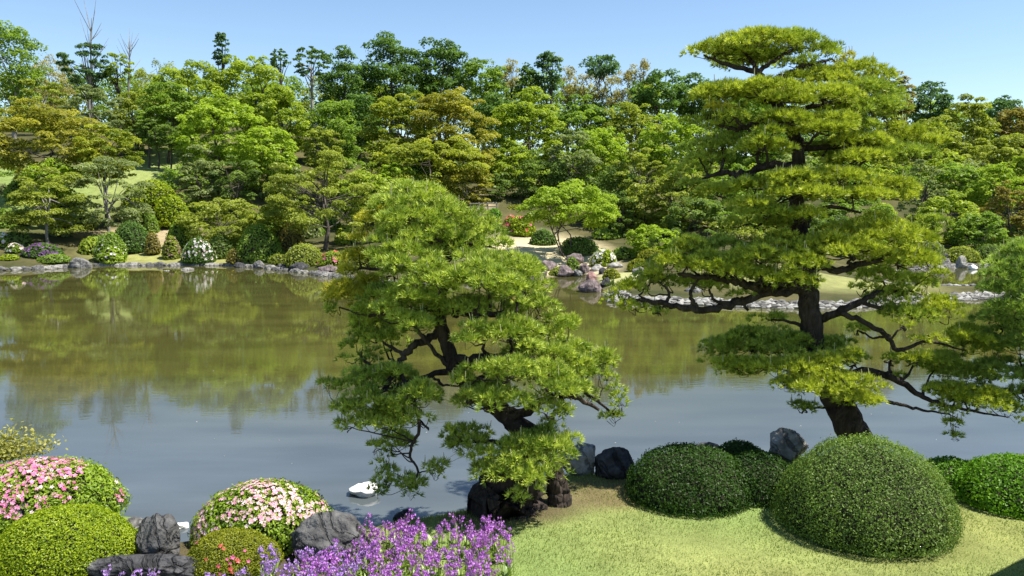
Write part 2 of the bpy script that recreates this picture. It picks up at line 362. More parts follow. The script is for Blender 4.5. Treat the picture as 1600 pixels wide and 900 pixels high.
# ------------------------------------------------------------------ clipped bushes and flowering shrubs
def dome_pts(n, rng, R, low=-0.25):
    D = rand_dirs(int(n * 2.2) + 10, rng); D = D[D[:, 2] > low][:n]; return D
def bush(name, c, R, leaf, col, label, cat, seed, n=None, lump=.05, nest=1.0, group=None, pits=.0, loose=0.03, low=-0.15, lw=.6, rect=True):
    """c: ground point under the middle; R: radii"""
    rng = np.random.default_rng(seed); R = np.array(R, float)
    t = thing(name, c, label, cat, group)
    area = 2 * math.pi * (R[0] * R[1] + R[0] * R[2] + R[1] * R[2]) / 3 * 1.15
    if n is None: n = int(area / (leaf * leaf * lw) * 2.6)
    n = min(n, 46000)
    f = lownoise(seed + 5, 7, 1.5, 4.5); f2 = lownoise(seed + 9, 9, 9, 22)
    D = dome_pts(n, rng, R, low)
    def shape(D):
        q = D.copy(); zz = np.maximum(q[:, 2], 0)
        q[:, :2] *= (1 + .10 * (1 - np.abs(D[:, 2:3])) * (D[:, 2:3] > -.05))
        q[:, 2] = np.where(q[:, 2] < 0, q[:, 2] * .5, zz ** .95)
        return q
    rad = 1 + lump * f(D) + .026 * f2(D) + rng.normal(0, loose, len(D)) + np.where(rng.random(len(D)) < .02, rng.random(len(D)) * .06, 0) - np.where(rng.random(len(D)) < .22, rng.random(len(D)) * .12, 0)
    if pits > 0:
        keep = (f2(D * 1.0) + .5 * rng.normal(size=len(D)) > -pits) | (rng.random(len(D)) < .35)
        D, rad = D[keep], rad[keep]
    off = R[2] * .10
    P = shape(D) * R * rad[:, None] + c + np.array([0, 0, off])
    Nn = nrm(nrm(D / R) * .95 + rand_dirs(len(D), rng) * .75)
    tint = np.clip(.45 + .25 * f(D * 1.7) * .6 + rng.normal(0, .24, len(D)), 0, 1)
    obj('leaves', [leaf_cards(P, Nn, leaf * rng.uniform(.8, 1.3, len(D)), leaf * lw, tint, rng, rect)], LM(col, gloss=.012), t)
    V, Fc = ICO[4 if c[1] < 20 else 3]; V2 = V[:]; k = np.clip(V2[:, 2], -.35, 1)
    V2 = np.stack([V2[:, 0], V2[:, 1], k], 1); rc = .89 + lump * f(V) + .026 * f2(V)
    obj('shade_core', [(shape(V2) * R * rc[:, None] + c + np.array([0, 0, off]), Fc)], CORE_DARK, t, smooth=True)  # solid dark core: twig mass darkened as shade in the leaf gaps
    surf = lambda Dd: (shape(Dd) * R * (1.015 + lump * f(Dd))[:, None] + c + np.array([0, 0, off]))
    return t, surf, R
def petal_mat(name, base, tip):
    if name in MATS: return MATS[name]
    m = leaf_mat(name, base, tip, .3, .03); return m
def flower_mesh(name, size, mat, seed=0, npet=5, cup=.35):
    r = np.random.default_rng(seed); parts = []
    for k in range(npet):
        a = k * 2 * math.pi / npet + r.normal(0, .1); ca, sa = math.cos(a), math.sin(a)
        d = np.array([ca, sa, 0]); b = np.array([-sa, ca, 0]); up = np.array([0, 0, 1.])
        V = np.array([[0, 0, 0], d * .55 * size + b * .30 * size + up * cup * .5 * size, d * size * r.uniform(.9, 1.05) + up * cup * .55 * size, d * .55 * size - b * .30 * size + up * cup * .5 * size])
        parts.append((V, [[0, 1, 2, 3]], [r.uniform(.2, 1)]))
    for k in range(3):
        a = r.uniform(0, 6.28); d = np.array([math.cos(a) * .25, math.sin(a) * .25, .7]) * size; w = np.array([.02, .02, 0]) * size
        parts.append((np.array([[0, 0, 0], d - w, d + w]), [[0, 1, 2]], [1.0]))
    return mesh_from(name, parts, mat)
def put_flowers(t, surf, R, meshes, n, seed, region, name='flower', lift=.012):
    rng = np.random.default_rng(seed); D = dome_pts(n * 8, rng, R, .05)
    f = lownoise(seed + 3, 7, 3, 7)
    w = region(D, f(D), rng); D = D[w][:n]; P = surf(D); Nn = nrm(D / R + rand_dirs(len(D), rng) * .35)
    for i in range(len(D)):
        o = bpy.data.objects.new(name, meshes[i % len(meshes)]); COL.objects.link(o); o.parent = t
        o.location = [float(v) for v in (P[i] + Nn[i] * lift - np.array(t.location))]
        q = Vector(Nn[i]).to_track_quat('Z', 'Y'); o.rotation_mode = 'QUATERNION'; o.rotation_quaternion = q
        s = rng.uniform(.75, 1.2); o.scale = (s, s, s)

def more_blooms(t, surf, R, mat, n, seed, region, size=.027):
    rng = np.random.default_rng(seed); D = dome_pts(n * 8, rng, R, .0); f = lownoise(seed - 1, 7, 3, 7)
    D = D[region(D, f(D), rng)][:n]; P = surf(D); Nn = nrm(D / R + rand_dirs(len(D), rng) * .4); parts = []
    for p, nv in zip(P, Nn):
        u = nrm(np.cross(nv, rand_dirs(1, rng)[0])); v = np.cross(nv, u); p = p + nv * .01; tn = rng.uniform(.1, 1); s = size * rng.uniform(.7, 1.15)
        for k in range(5):
            a = k * 1.2566; d = u * math.cos(a) + v * math.sin(a); b = np.cross(nv, d)
            parts.append((np.array([p, p + (d * .6 + b * .34 + nv * .2) * s, p + (d + nv * .25) * s, p + (d * .6 - b * .34 + nv * .2) * s]), [[0, 1, 2, 3]], [min(1, tn * rng.uniform(.7, 1.2))]))
    o = obj('blooms', parts, mat, t); o['kind'] = 'stuff'

# ------------------------------------------------------------------ near-bank bushes
def base_at(px, ybase_centre): return gnd(px, ybase_centre)
b = gnd(60, 826)
PINK = petal_mat('petal_pink', (.62, .10, .30), (.85, .42, .60)); PALE = petal_mat('petal_pale_pink', (.78, .36, .45), (.90, .72, .74))
DEEP = petal_mat('petal_deep_pink', (.55, .05, .20), (.75, .15, .38)); RED = petal_mat('petal_red', (.55, .04, .04), (.8, .2, .18))
WHITE = petal_mat('petal_white', (.72, .66, .66), (.9, .88, .86)); PURP = petal_mat('petal_purple', (.40, .085, .56), (.70, .32, .86)); VIOL = petal_mat('petal_violet', (.32, .15, .55), (.60, .38, .82))
b = np.array([at(55, 800, 9.5)[0], 9.5, .5])
t, sf, R = bush('azalea_bush', b, (.98, .75, .66), .040, 'azalea', 'broad rounded azalea with pink flowers behind the lime clipped mound', 'azalea', 11, lump=.06, pits=.5, lw=.5)
fm = [flower_mesh('azalea_flower', 0.031, PINK, 1), flower_mesh('azalea_flower', 0.031, PINK, 2), flower_mesh('azalea_flower', 0.028, DEEP, 3), flower_mesh('azalea_flower', 0.031, PALE, 4)]
put_flowers(t, sf, R, fm, 290, 12, lambda D, f, r: ((D[:, 2] > .62) & (f > -.35)) | ((D[:, 0] > .25) & (D[:, 2] > .2) & (f > -.05)) | (r.random(len(D)) < .03))
more_blooms(t, sf, R, PINK, 560, 112, lambda D, f, r: (D[:, 2] > .35) & (f > -.15) & (D[:, 2] + D[:, 0] * .6 > .45))
b = np.array([at(103, 860, 8.42)[0], 8.42, .5])
bush('clipped_bush', b, (.70, .56, .53), .022, 'boxlime', 'smooth lime green clipped mound at the lower left among dark rocks', 'bush', 13, lump=.025, loose=.018)
b = np.array([at(416, 860, 9.0)[0], 9.0, .48])
t, sf, R = bush('azalea_bush', b, (.76, .55, .60), .040, 'azalea', 'rounded azalea with pale pink flowers beside the water, left of the grey rock', 'azalea', 14, lump=.05, pits=.5, lw=.5)
fm2 = [flower_mesh('azalea_flower', 0.031, PALE, 5), flower_mesh('azalea_flower', 0.031, PALE, 6), flower_mesh('azalea_flower', 0.028, PINK, 7), flower_mesh('azalea_flower', 0.031, PALE, 8)]
put_flowers(t, sf, R, fm2, 270, 15, lambda D, f, r: ((D[:, 2] > .55) & (f > -.4)) | ((D[:, 0] < -.45) & (D[:, 2] > .15) & (f > -.1)) | (r.random(len(D)) < .05))
more_blooms(t, sf, R, PALE, 450, 115, lambda D, f, r: ((D[:, 2] > .45) & (f > -.3)) | ((D[:, 0] < -.3) & (D[:, 2] > .05) & (f > -.2)))
b = np.array([at(386, 840, 8.75)[0], 8.75, .5])
bush('clipped_bush', b, (.42, .30, .30), .018, 'boxolive', 'olive clipped mound in front of the pale pink azalea', 'bush', 16, lump=.05, loose=.018)
b = np.array([at(365, 870, 8.3)[0], 8.3, .5])
t, sf, R = bush('clipped_bush', b, (.47, .38, .33), .018, 'boxolive', 'small low olive mound with a few red flowers at the front edge', 'bush', 17, lump=.05, loose=.02)
put_flowers(t, sf, R, [flower_mesh('azalea_flower', .026, RED, 9), flower_mesh('azalea_flower', .026, DEEP, 10)], 16, 18, lambda D, f, r: (D[:, 1] < -.2) & (f > .0))
b = np.array([at(1347, 830, 9.35)[0], 9.35, .5])
bush('clipped_bush', b, (.97, .94, .95), .022, 'box', 'largest clipped dome bush standing on the lawn below the tall pine', 'bush', 19, lump=.05, pits=.75, loose=.028, low=-.22)
b = np.array([at(1078, 800, 10.3)[0], 10.3, .48])
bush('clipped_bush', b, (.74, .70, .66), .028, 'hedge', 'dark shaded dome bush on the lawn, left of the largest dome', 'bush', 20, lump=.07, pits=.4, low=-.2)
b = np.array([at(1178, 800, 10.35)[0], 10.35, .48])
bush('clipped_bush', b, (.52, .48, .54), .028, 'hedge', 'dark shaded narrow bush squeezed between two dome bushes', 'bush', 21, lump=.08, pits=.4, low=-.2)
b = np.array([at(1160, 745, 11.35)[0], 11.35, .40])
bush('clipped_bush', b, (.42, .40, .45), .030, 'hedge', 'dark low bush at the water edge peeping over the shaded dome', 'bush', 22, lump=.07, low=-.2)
b = np.array([at(1585, 810, 10.1)[0], 10.1, .5])
bush('clipped_bush', b, (.70, .65, .52), .032, 'holly', 'bright green glossy bush at the right edge of the lawn', 'bush', 23, lump=.06, pits=.5, low=-.2)
b = np.array([at(1488, 770, 10.7)[0], 10.7, .5])
bush('clipped_bush', b, (.42, .42, .34), .032, 'holly', 'small green bush behind the right shoulder of the largest dome', 'bush', 24, lump=.08, pits=.4, low=-.2)

# near rocks
rock(20, 768, 845, 62, 'dark fissured rock under the pink azalea at the left edge', 'dark', 31, sub=5)
rock(238, 808, 880, 42, 'upright grey boulder at the water edge beside the lime mound', 'slate', 32, sub=5, cuts=9)
rock(196, 812, 838, 26, 'low grey rock tucked behind the upright grey boulder', 'grey', 33)
rock(228, 902, 938, 112, 'long flat dark rock along the bottom left edge', 'dark', 34, Y=7.9, sub=5, dep=.2)
rock(92, 884, 912, 38, 'small flat greyish rock below the lime mound', 'grey', 35, Y=8.1, dep=.4)
rock(500, 803, 885, 78, 'sloping dark grey boulder between azalea and purple flowers', 'slate', 36, sub=5, cuts=10, dep=.6)
rock(335, 858, 880, 38, 'pale earthy stone between the upright boulder and olive mound', 'pale', 37)
rock(281, 818, 827, 17, 'little white stone lying at the water line near the upright boulder', 'white', 38, z=0.0, dep=.6)
rock(564, 758, 778, 29, 'sunlit white stone standing alone in the pond', 'white', 39, z=0.0, cuts=18)
rock(630, 797, 820, 20, 'small dark stone by the water behind the purple flowers', 'dark', 40, z=.05)
rock(908, 727, 772, 36, 'pale boulder with cracks at the water, right of the pine base', 'pale', 41, Y=11.1, sub=5)
rock(962, 722, 774, 34, 'dark upright rock at the water next to the pale boulder', 'dark', 42, Y=10.9, sub=5, cuts=9)
rock(1232, 698, 745, 38, 'pale rock leaning out above the bushes left of the largest dome', 'pale', 43, Y=11.7, sub=5)
rock(1112, 706, 740, 60, 'dark rock hidden at the water behind the shaded dome bush', 'dark', 44, Y=11.8)

# dry twig beside the boulder
tw = obj('dry_twig', tube_parts([at(236, 834, 9.2), at(226, 846, 9.1), at(207, 855, 9.0), at(197, 868, 8.9), at(196, 884, 8.85)], [.003, .006, .008, .008, .009], 5), BARKP, origin=tuple(at(196, 884, 8.85)))
props(tw, 'thin pale bent twig leaning on the upright grey boulder', 'twig')

# ------------------------------------------------------------------ purple orchids in the flower bed
LEAFB = leaf_mat('foliage_blade', (.09, .20, .02), (.32, .42, .08), .4, .05)
def blade(p0, d, up, Ln, Wd, bend, rng, nseg=4):
    s = nrm(np.cross(d, [0, 0, 1.])); V = []
    for k in range(nseg + 1):
        t = k / nseg; c = p0 + d * Ln * t * .55 + np.array([0, 0, 1]) * Ln * (up * t - bend * t * t)
        w = Wd * (math.sin(math.pi * min(t * .85 + .12, 1)) ** .8) * .5
        V += [c - s * w, c + s * w]
    Fq = [[2 * k, 2 * k + 1, 2 * k + 3, 2 * k + 2] for k in range(nseg)]
    return np.array(V), Fq, np.full(nseg, rng.uniform(.1, 1))
def orchid_meshes(seed, mat):
    r = np.random.default_rng(seed); lv, st, fl = [], [], []
    for k in range(r.integers(4, 7)):
        a = r.uniform(0, 6.28); lv.append(blade(np.array([r.normal(0, .02), r.normal(0, .02), 0]), np.array([math.cos(a), math.sin(a), 0]), r.uniform(.75, 1.0), r.uniform(.2, .36), r.uniform(.028, .045), r.uniform(.15, .45), r))
    for k in range(r.integers(2, 4)):
        h = r.uniform(.34, .50); a = r.uniform(0, 6.28); le = r.uniform(.02, .09); x0 = r.normal(0, .04, 2)
        pts = [np.array([x0[0], x0[1], 0]), np.array([x0[0] + math.cos(a) * le * .4, x0[1] + math.sin(a) * le * .4, h * .6]), np.array([x0[0] + math.cos(a) * le, x0[1] + math.sin(a) * le, h])]
        st += tube_parts(pts, [.004, .0035, .002], 4, 3)
        P, _ = spline(pts, [1, 1, 1], 12)
        for j in range(r.integers(7, 11)):
            q = P[int(len(P) * r.uniform(.62, 1.0)) - 1] + r.normal(0, .012, 3); ax = nrm(np.array([math.cos(r.uniform(0, 6.28)), math.sin(r.uniform(0, 6.28)) - .3, .1]))
            u = nrm(np.cross(ax, [0, 0, 1.])); v = np.cross(u, ax); s = r.uniform(.021, .032)
            q = q + ax * .012
            for m in range(5):
                an = m * 1.2566 + r.normal(0, .15); d = (u * math.cos(an) + v * math.sin(an)) * .9 + ax * .55; bb = nrm(np.cross(d, ax))
                fl.append((np.array([q, q + d * s * .55 + bb * s * .28, q + d * s, q + d * s * .55 - bb * s * .28]), [[0, 1, 2, 3]], [np.clip(r.normal(.55, .3), 0, 1)]))
    return mesh_from('leaves', lv, LEAFB), mesh_from('stem', st, LEAFB, True), mesh_from('flowers', fl, mat)
OV = [orchid_meshes(100 + i, PURP) for i in range(7)]; OW = [orchid_meshes(130 + i, VIOL) for i in range(3)]
def plant_orchid(px, py, label, group, vs, rng, sc=1.0):
    g = gnd(px, py); t = thing('orchid_plant', (g[0], g[1], g[2] - .01), label, 'flower', group)
    t.rotation_euler[2] = rng.uniform(0, 6.28); s = rng.uniform(.66, .92) * sc; t.scale = (s, s, s)
    for nm, me in zip(('leaves', 'stem', 'flowers'), vs[rng.integers(len(vs))]):
        o = bpy.data.objects.new(nm, me); COL.objects.link(o); o.parent = t
r = np.random.default_rng(77); cnt = 0
while cnt < 215:
    x, y = r.uniform(455, 830), r.uniform(848, 985)
    if x < 560 and y < 868 + (560 - x) * .55: continue
    if x > 795 - max(0, y - 900) * .25: continue
    plant_orchid(x, y, 'purple orchid in the dense flower bed left of the lawn', 'purple orchids in the dense bed', OV, r); cnt += 1
for i in range(85):
    x, y = r.uniform(400, 575), r.uniform(890, 975)
    plant_orchid(x, y, 'violet orchid in the thin left end of the flower bed below the sloping boulder', 'violet orchids below the sloping boulder', OW, r, .92)
for i in range(12):
    plant_orchid(r.uniform(165, 245), r.uniform(932, 965), 'violet orchid standing in front of the long flat dark rock', 'violet orchids before the flat rock', OW, r, .9)
for i in range(18):
    plant_orchid(r.uniform(310, 430), r.uniform(930, 975), 'violet orchid below the small low olive mound', 'violet orchids below the olive mound', OW, r, .85)

# mown grass on the near lawn
r = np.random.default_rng(5); n = 75000
gx_, gy_ = r.uniform(-1.5, 8.5, n), r.uniform(7.2, 12.5, n); dd = pond_dist(gx_, gy_); k = dd > .35; gx_, gy_, dd = gx_[k], gy_[k], dd[k]
gzz = H(gx_, gy_, dd); n = len(gx_); a = r.uniform(0, 6.28, n); hgt = r.uniform(.012, .045, n) * np.where(dd < 1.0, 1.7, 1); w = .0045
C = np.stack([gx_, gy_, gzz - .003], 1); sd = np.stack([np.cos(a), np.sin(a), 0 * a], 1) * w
tp = C + np.stack([r.normal(0, .012, n), r.normal(0, .012, n), hgt], 1)
V = np.stack([C - sd, C + sd, tp], 1).reshape(-1, 3)
go = obj('lawn_grass', [(V, np.arange(3 * n).reshape(n, 3), r.random(n))], leaf_mat('foliage_lawn', (.12, .18, .035), (.34, .38, .11), .4, .02)); props(go, 'short yellow green mown grass on the near lawn', 'grass', kind='stuff')

# ------------------------------------------------------------------ pines with layered needle pads
def needle_pad(c, R, rng, L=.085, tuft=.080, nn=14, droop=0.0):
    area = math.pi * R[0] * R[1]
    nm = max(4, int(area / .022)); a = rng.uniform(0, 6.28, nm); rr = np.sqrt(rng.random(nm))
    mc = np.stack([rr * np.cos(a) * R[0], rr * np.sin(a) * R[1], R[2] * ((np.sqrt(np.maximum(1 - rr ** 2, 0)) * 1.7 - .8) * rng.choice([1, 1, 1, .5], nm)) - .02 + rng.normal(0, R[2] * .14, nm) - droop * rr], 1) * .92
    mr = rng.uniform(.09, .155, nm) * min(1, .5 + R[0] * 1.4)
    cs, ax, tt = [], [], []
    for i in range(nm):
        k = max(5, int(2 * math.pi * mr[i] ** 2 * 1.25 / tuft ** 2)); D = rand_dirs(k, rng); D[:, 2] = np.where(rng.random(k) < .86, np.abs(D[:, 2]), D[:, 2] * .5)
        rad = rng.uniform(.72, 1, k)[:, None]
        cs.append(mc[i] + D * mr[i] * np.array([1.15, 1.15, .62]) * rad)
        ax.append(nrm(D * 1.0 + np.array([0, 0, .5]) + nrm(mc[i] / R + 1e-6) * .25)); tt.append(np.clip(rng.normal(.45, .16) + rng.normal(0, .2, k), 0, 1))
    cs, ax, tt = np.concatenate(cs), np.concatenate(ax), np.concatenate(tt)
    T = len(cs); d = nrm(ax[:, None] * .85 + nrm(rng.normal(size=(T, nn, 3))) * .66)
    ln = L * rng.uniform(.65, 1.15, (T, nn, 1)); s = nrm(np.cross(d, nrm(rng.normal(size=(T, nn, 3))))) * .0059
    p0 = cs[:, None] + d * .008
    V = np.stack([p0 - s, p0 + s, p0 + d * ln], 2).reshape(-1, 3) + c
    tint = np.clip(np.repeat(tt, nn) + rng.normal(0, .13, T * nn), 0, 1)
    return (V, np.arange(len(V)).reshape(-1, 3), tint), mc + c, cs + c
def pine(name, base, label, trunk, limbs, pads, cols, seed, L=.082, candles=True, extra_trunks=(), trunk_ns=18, kx=1.13, kz=1.3):
    rng = np.random.default_rng(seed); t = thing(name, base, label, 'pine tree')
    sk = []
    obj('trunk', tube_parts([p for p, _ in trunk], [q for _, q in trunk], trunk_ns, 6, .05, .10, rng), BARK, t, True)
    P, R = spline([p for p, _ in trunk], [q for _, q in trunk], 8); sk.append((P, R))
    for e in extra_trunks:
        obj('trunk', tube_parts([p for p, _ in e], [q for _, q in e], 14, 6, .05, .1, rng), BARK, t, True)
    for lb in limbs:
        obj('branch', tube_parts([p for p, _ in lb], [q for _, q in lb], 9, 6, .06, .35, rng), BARK, t, True)
        P, R = spline([p for p, _ in lb], [q for _, q in lb], 8); sk.append((P, R))
    SP = np.concatenate([p for p, _ in sk]); SR = np.concatenate([q for _, q in sk])
    CAND = leaf_mat('pine_candle', (.30, .30, .12), (.52, .50, .28), .2, .04)
    for (px, py, rx, rz, Y, ck) in pads:
        s = mpp(Y); c = at(px, py, Y); R = np.array([max(rx * s * kx - .04, .06), max(min(rx, 60) * s * .85, .16), max(rz * s * kz - .05, .04)])
        g, mc, cs = needle_pad(c, R, rng, L)
        pd = obj('needle_pad', [g], LM(ck, trans=.22, gloss=.03), t)
        # supporting branch and its twigs
        dv = SP - (c - np.array([0, 0, R[2] * .6])); dist = np.linalg.norm(dv * np.array([1, 1, 1.5]), axis=1) + np.where(dv[:, 2] > 0, dv[:, 2] * 1.2, 0)
        i = int(dist.argmin()); a0 = SP[i]; r0 = min(SR[i] * .6, .03)
        u = c - np.array([0, 0, R[2] * .45]); mid = (a0 + u) / 2 + rng.normal(0, .05, 3) - np.array([0, 0, .04])
        tw = tube_parts([a0, mid, u], [r0, r0 * .75, r0 * .5], 6, 4, .1, .7, rng)
        nt = int(np.clip(R[0] * R[1] * 28, 4, 14))
        for m in rng.choice(len(mc), min(nt, len(mc)), replace=False):
            e = mc[m] - np.array([0, 0, .03]); md = (u + e) / 2 + rng.normal(0, .03, 3) - np.array([0, 0, .035])
            tw += tube_parts([u, md, e], [r0 * .45, r0 * .34, .004], 5, 3, .1, .9, rng)
        obj('branch', tw, BARK, t)
        if candles:
            top = cs[cs[:, 2] > c[2] + R[2] * .15]
            if len(top) > 6:
                m = rng.choice(len(top), min(len(top), max(3, int(R[0] * R[1] * candles))), replace=False); cp = []
                for q in top[m]:
                    h = rng.uniform(.05, .12); e = q + np.array([rng.normal(0, .01), rng.normal(0, .01), h + .05])
                    cp += tube_parts([q + np.array([0, 0, .03]), e], [.0065, .004], 4, 2)
                co = obj('shoots', cp, CAND, None, origin=tuple(t.location)); co.parent = pd; co.location = (0, 0, 0); co['kind'] = 'stuff'
    return t
def PT(lst, Y, k=1.0): return [(at(x, y, Y + dy), rr * k) for x, y, dy, rr in lst]

YC = 10.0
padsC = [(650,322,58,26,0,0),(640,343,42,16,-.35,0),(690,335,28,18,-.1,0),(592,330,15,11,.2,2),(578,356,20,18,.3,2),(566,374,14,9,.35,2),(620,370,40,17,-.4,0),(672,365,35,18,-.25,0),
 (735,354,40,20,.1,0),(572,404,32,15,.3,2),(540,425,14,8,.3,2),(635,402,54,17,-.55,0),(715,387,48,18,0,0),(780,385,17,13,.1,0),(740,410,45,14,-.3,0),(615,428,25,8,-.2,0),
 (690,440,50,22,-.7,0),(750,440,56,24,-.75,0),(795,428,45,22,-.2,0),(822,448,32,24,.1,0),(560,456,46,20,.2,2),(600,465,40,14,-.1,0),(588,486,30,13,-.3,0),(642,470,45,18,-.65,0),
 (525,480,14,10,.3,0),(640,502,35,12,-.65,0),(590,515,42,26,.3,0),(565,545,28,24,.25,0),(610,540,24,16,.3,0),(725,479,40,10,-.3,0),(782,472,42,26,-.35,0),(832,484,34,28,.1,0),
 (795,520,46,20,-.45,0),(745,526,30,15,-.85,0),(868,522,38,24,.3,0),(840,550,46,18,-.1,0),(890,548,30,18,.2,0),(928,562,30,16,.25,0),(890,578,40,18,0,0),(942,596,26,20,.45,0),
 (972,625,18,14,.5,0),(962,655,22,10,.5,0),(925,612,24,14,.4,0),(748,582,35,15,-.75,0),(715,598,22,12,-.7,0),(792,580,42,20,-.85,0),(850,592,46,22,-.65,0),(882,610,36,16,-.4,0),
 (568,592,34,15,-.2,0),(612,590,36,14,-.3,0),(516,612,17,18,-.1,0),(542,640,30,20,-.4,0),(582,630,40,18,-.5,0),(642,620,40,20,-.55,0),(600,655,40,16,-.5,0),(550,662,24,13,-.3,0),
 (655,656,26,11,-.6,0),(640,640,30,12,-.6,0),(612,690,28,12,-.1,0),(590,700,14,8,-.05,0),(600,722,13,16,-.2,0),(606,748,20,20,-.25,0),(590,768,12,10,-.2,0),(640,762,28,13,-.35,0),
 (675,737,14,10,-.35,0),(690,730,16,5,-.3,0),(772,625,48,16,-.85,0),(735,622,22,12,-.8,0),(850,636,32,18,-.6,0),(880,640,16,9,-.5,0),(735,688,36,20,-.2,0),(715,700,20,14,-.1,0),(792,712,46,18,-.75,0),
 (840,700,48,24,-.65,0),(855,672,22,16,-.4,0),(895,688,22,13,-.35,0),(800,737,50,13,-.85,0),(868,740,24,16,-.7,0),(820,770,26,10,-.85,0)]
KEY = ['needle', 'needleY', 'needleG']
rp = np.random.default_rng(44)
padsC += [(x + rp.uniform(-12, 12), y + rp.uniform(-4, 9), a * .95, b_, d + .42, k) for x, y, a, b_, d, k in padsC if a >= 28 and rp.random() < .75]
padsC = [(x, y, a, b_, YC + d, KEY[k]) for x, y, a, b_, d, k in padsC]
trC = PT([(786,826,-.15,.54),(788,800,-.15,.48),(792,772,-.1,.42),(798,748,-.05,.33),(818,722,0,.18),(832,690,0,.145),(795,652,0,.125),(750,612,0,.115),(714,578,0,.105),(697,535,0,.085),(685,485,0,.075),(692,440,0,.06),(668,380,0,.05),(655,335,0,.03)], YC)
lmC = [[(690,522,0,.055),(655,535,-.1,.05),(630,555,-.15,.045),(616,585,-.2,.035),(585,625,-.35,.02)], [(622,570,-.15,.03),(650,640,-.3,.025),(654,672,-.3,.022),(640,708,-.3,.018),(653,738,-.3,.014),(638,762,-.3,.008)],
 [(653,738,-.3,.010),(672,735,-.3,.008),(690,728,-.3,.004)], [(686,488,0,.05),(720,487,-.1,.045),(752,489,-.2,.042),(800,495,-.2,.035),(850,520,.1,.02)], [(706,562,0,.06),(760,560,-.2,.05),(820,558,-.2,.04),(880,590,.1,.03),(930,625,.35,.02),(965,650,.5,.012)],
 [(795,655,0,.07),(845,628,-.2,.05),(890,618,-.1,.04),(935,640,.3,.02)], [(684,482,0,.045),(630,487,.1,.035),(575,492,.2,.02),(530,480,.3,.01)], [(692,440,0,.04),(740,425,-.2,.03),(800,430,-.1,.02)], [(670,385,0,.035),(720,380,.05,.025),(775,388,.1,.01)],
 [(676,400,0,.04),(620,420,.1,.03),(560,420,.3,.015)], [(832,690,0,.07),(860,660,-.2,.03),(868,640,-.2,.02)], [(832,690,0,.05),(770,690,-.1,.03),(715,690,-.1,.012)], [(735,590,0,.05),(690,560,-.1,.03),(640,500,-.4,.018)], [(750,489,-.2,.02),(735,505,-.5,.016),(742,522,-.8,.010)], [(714,578,0,.05),(660,590,-.3,.03),(600,610,-.4,.02),(540,630,-.4,.01)]]
pine('pine_tree', tuple(gnd(792, 820)), 'lower pine with many needle clumps leaning over the purple flower bed', trC, [PT(l, YC) for l in lmC], padsC, None, 201, candles=34, kx=1.2, kz=1.6,
     extra_trunks=[PT([(874,795,0,.17),(872,770,0,.15),(866,735,0,.12),(848,702,0,.10),(832,688,0,.08)], YC)])

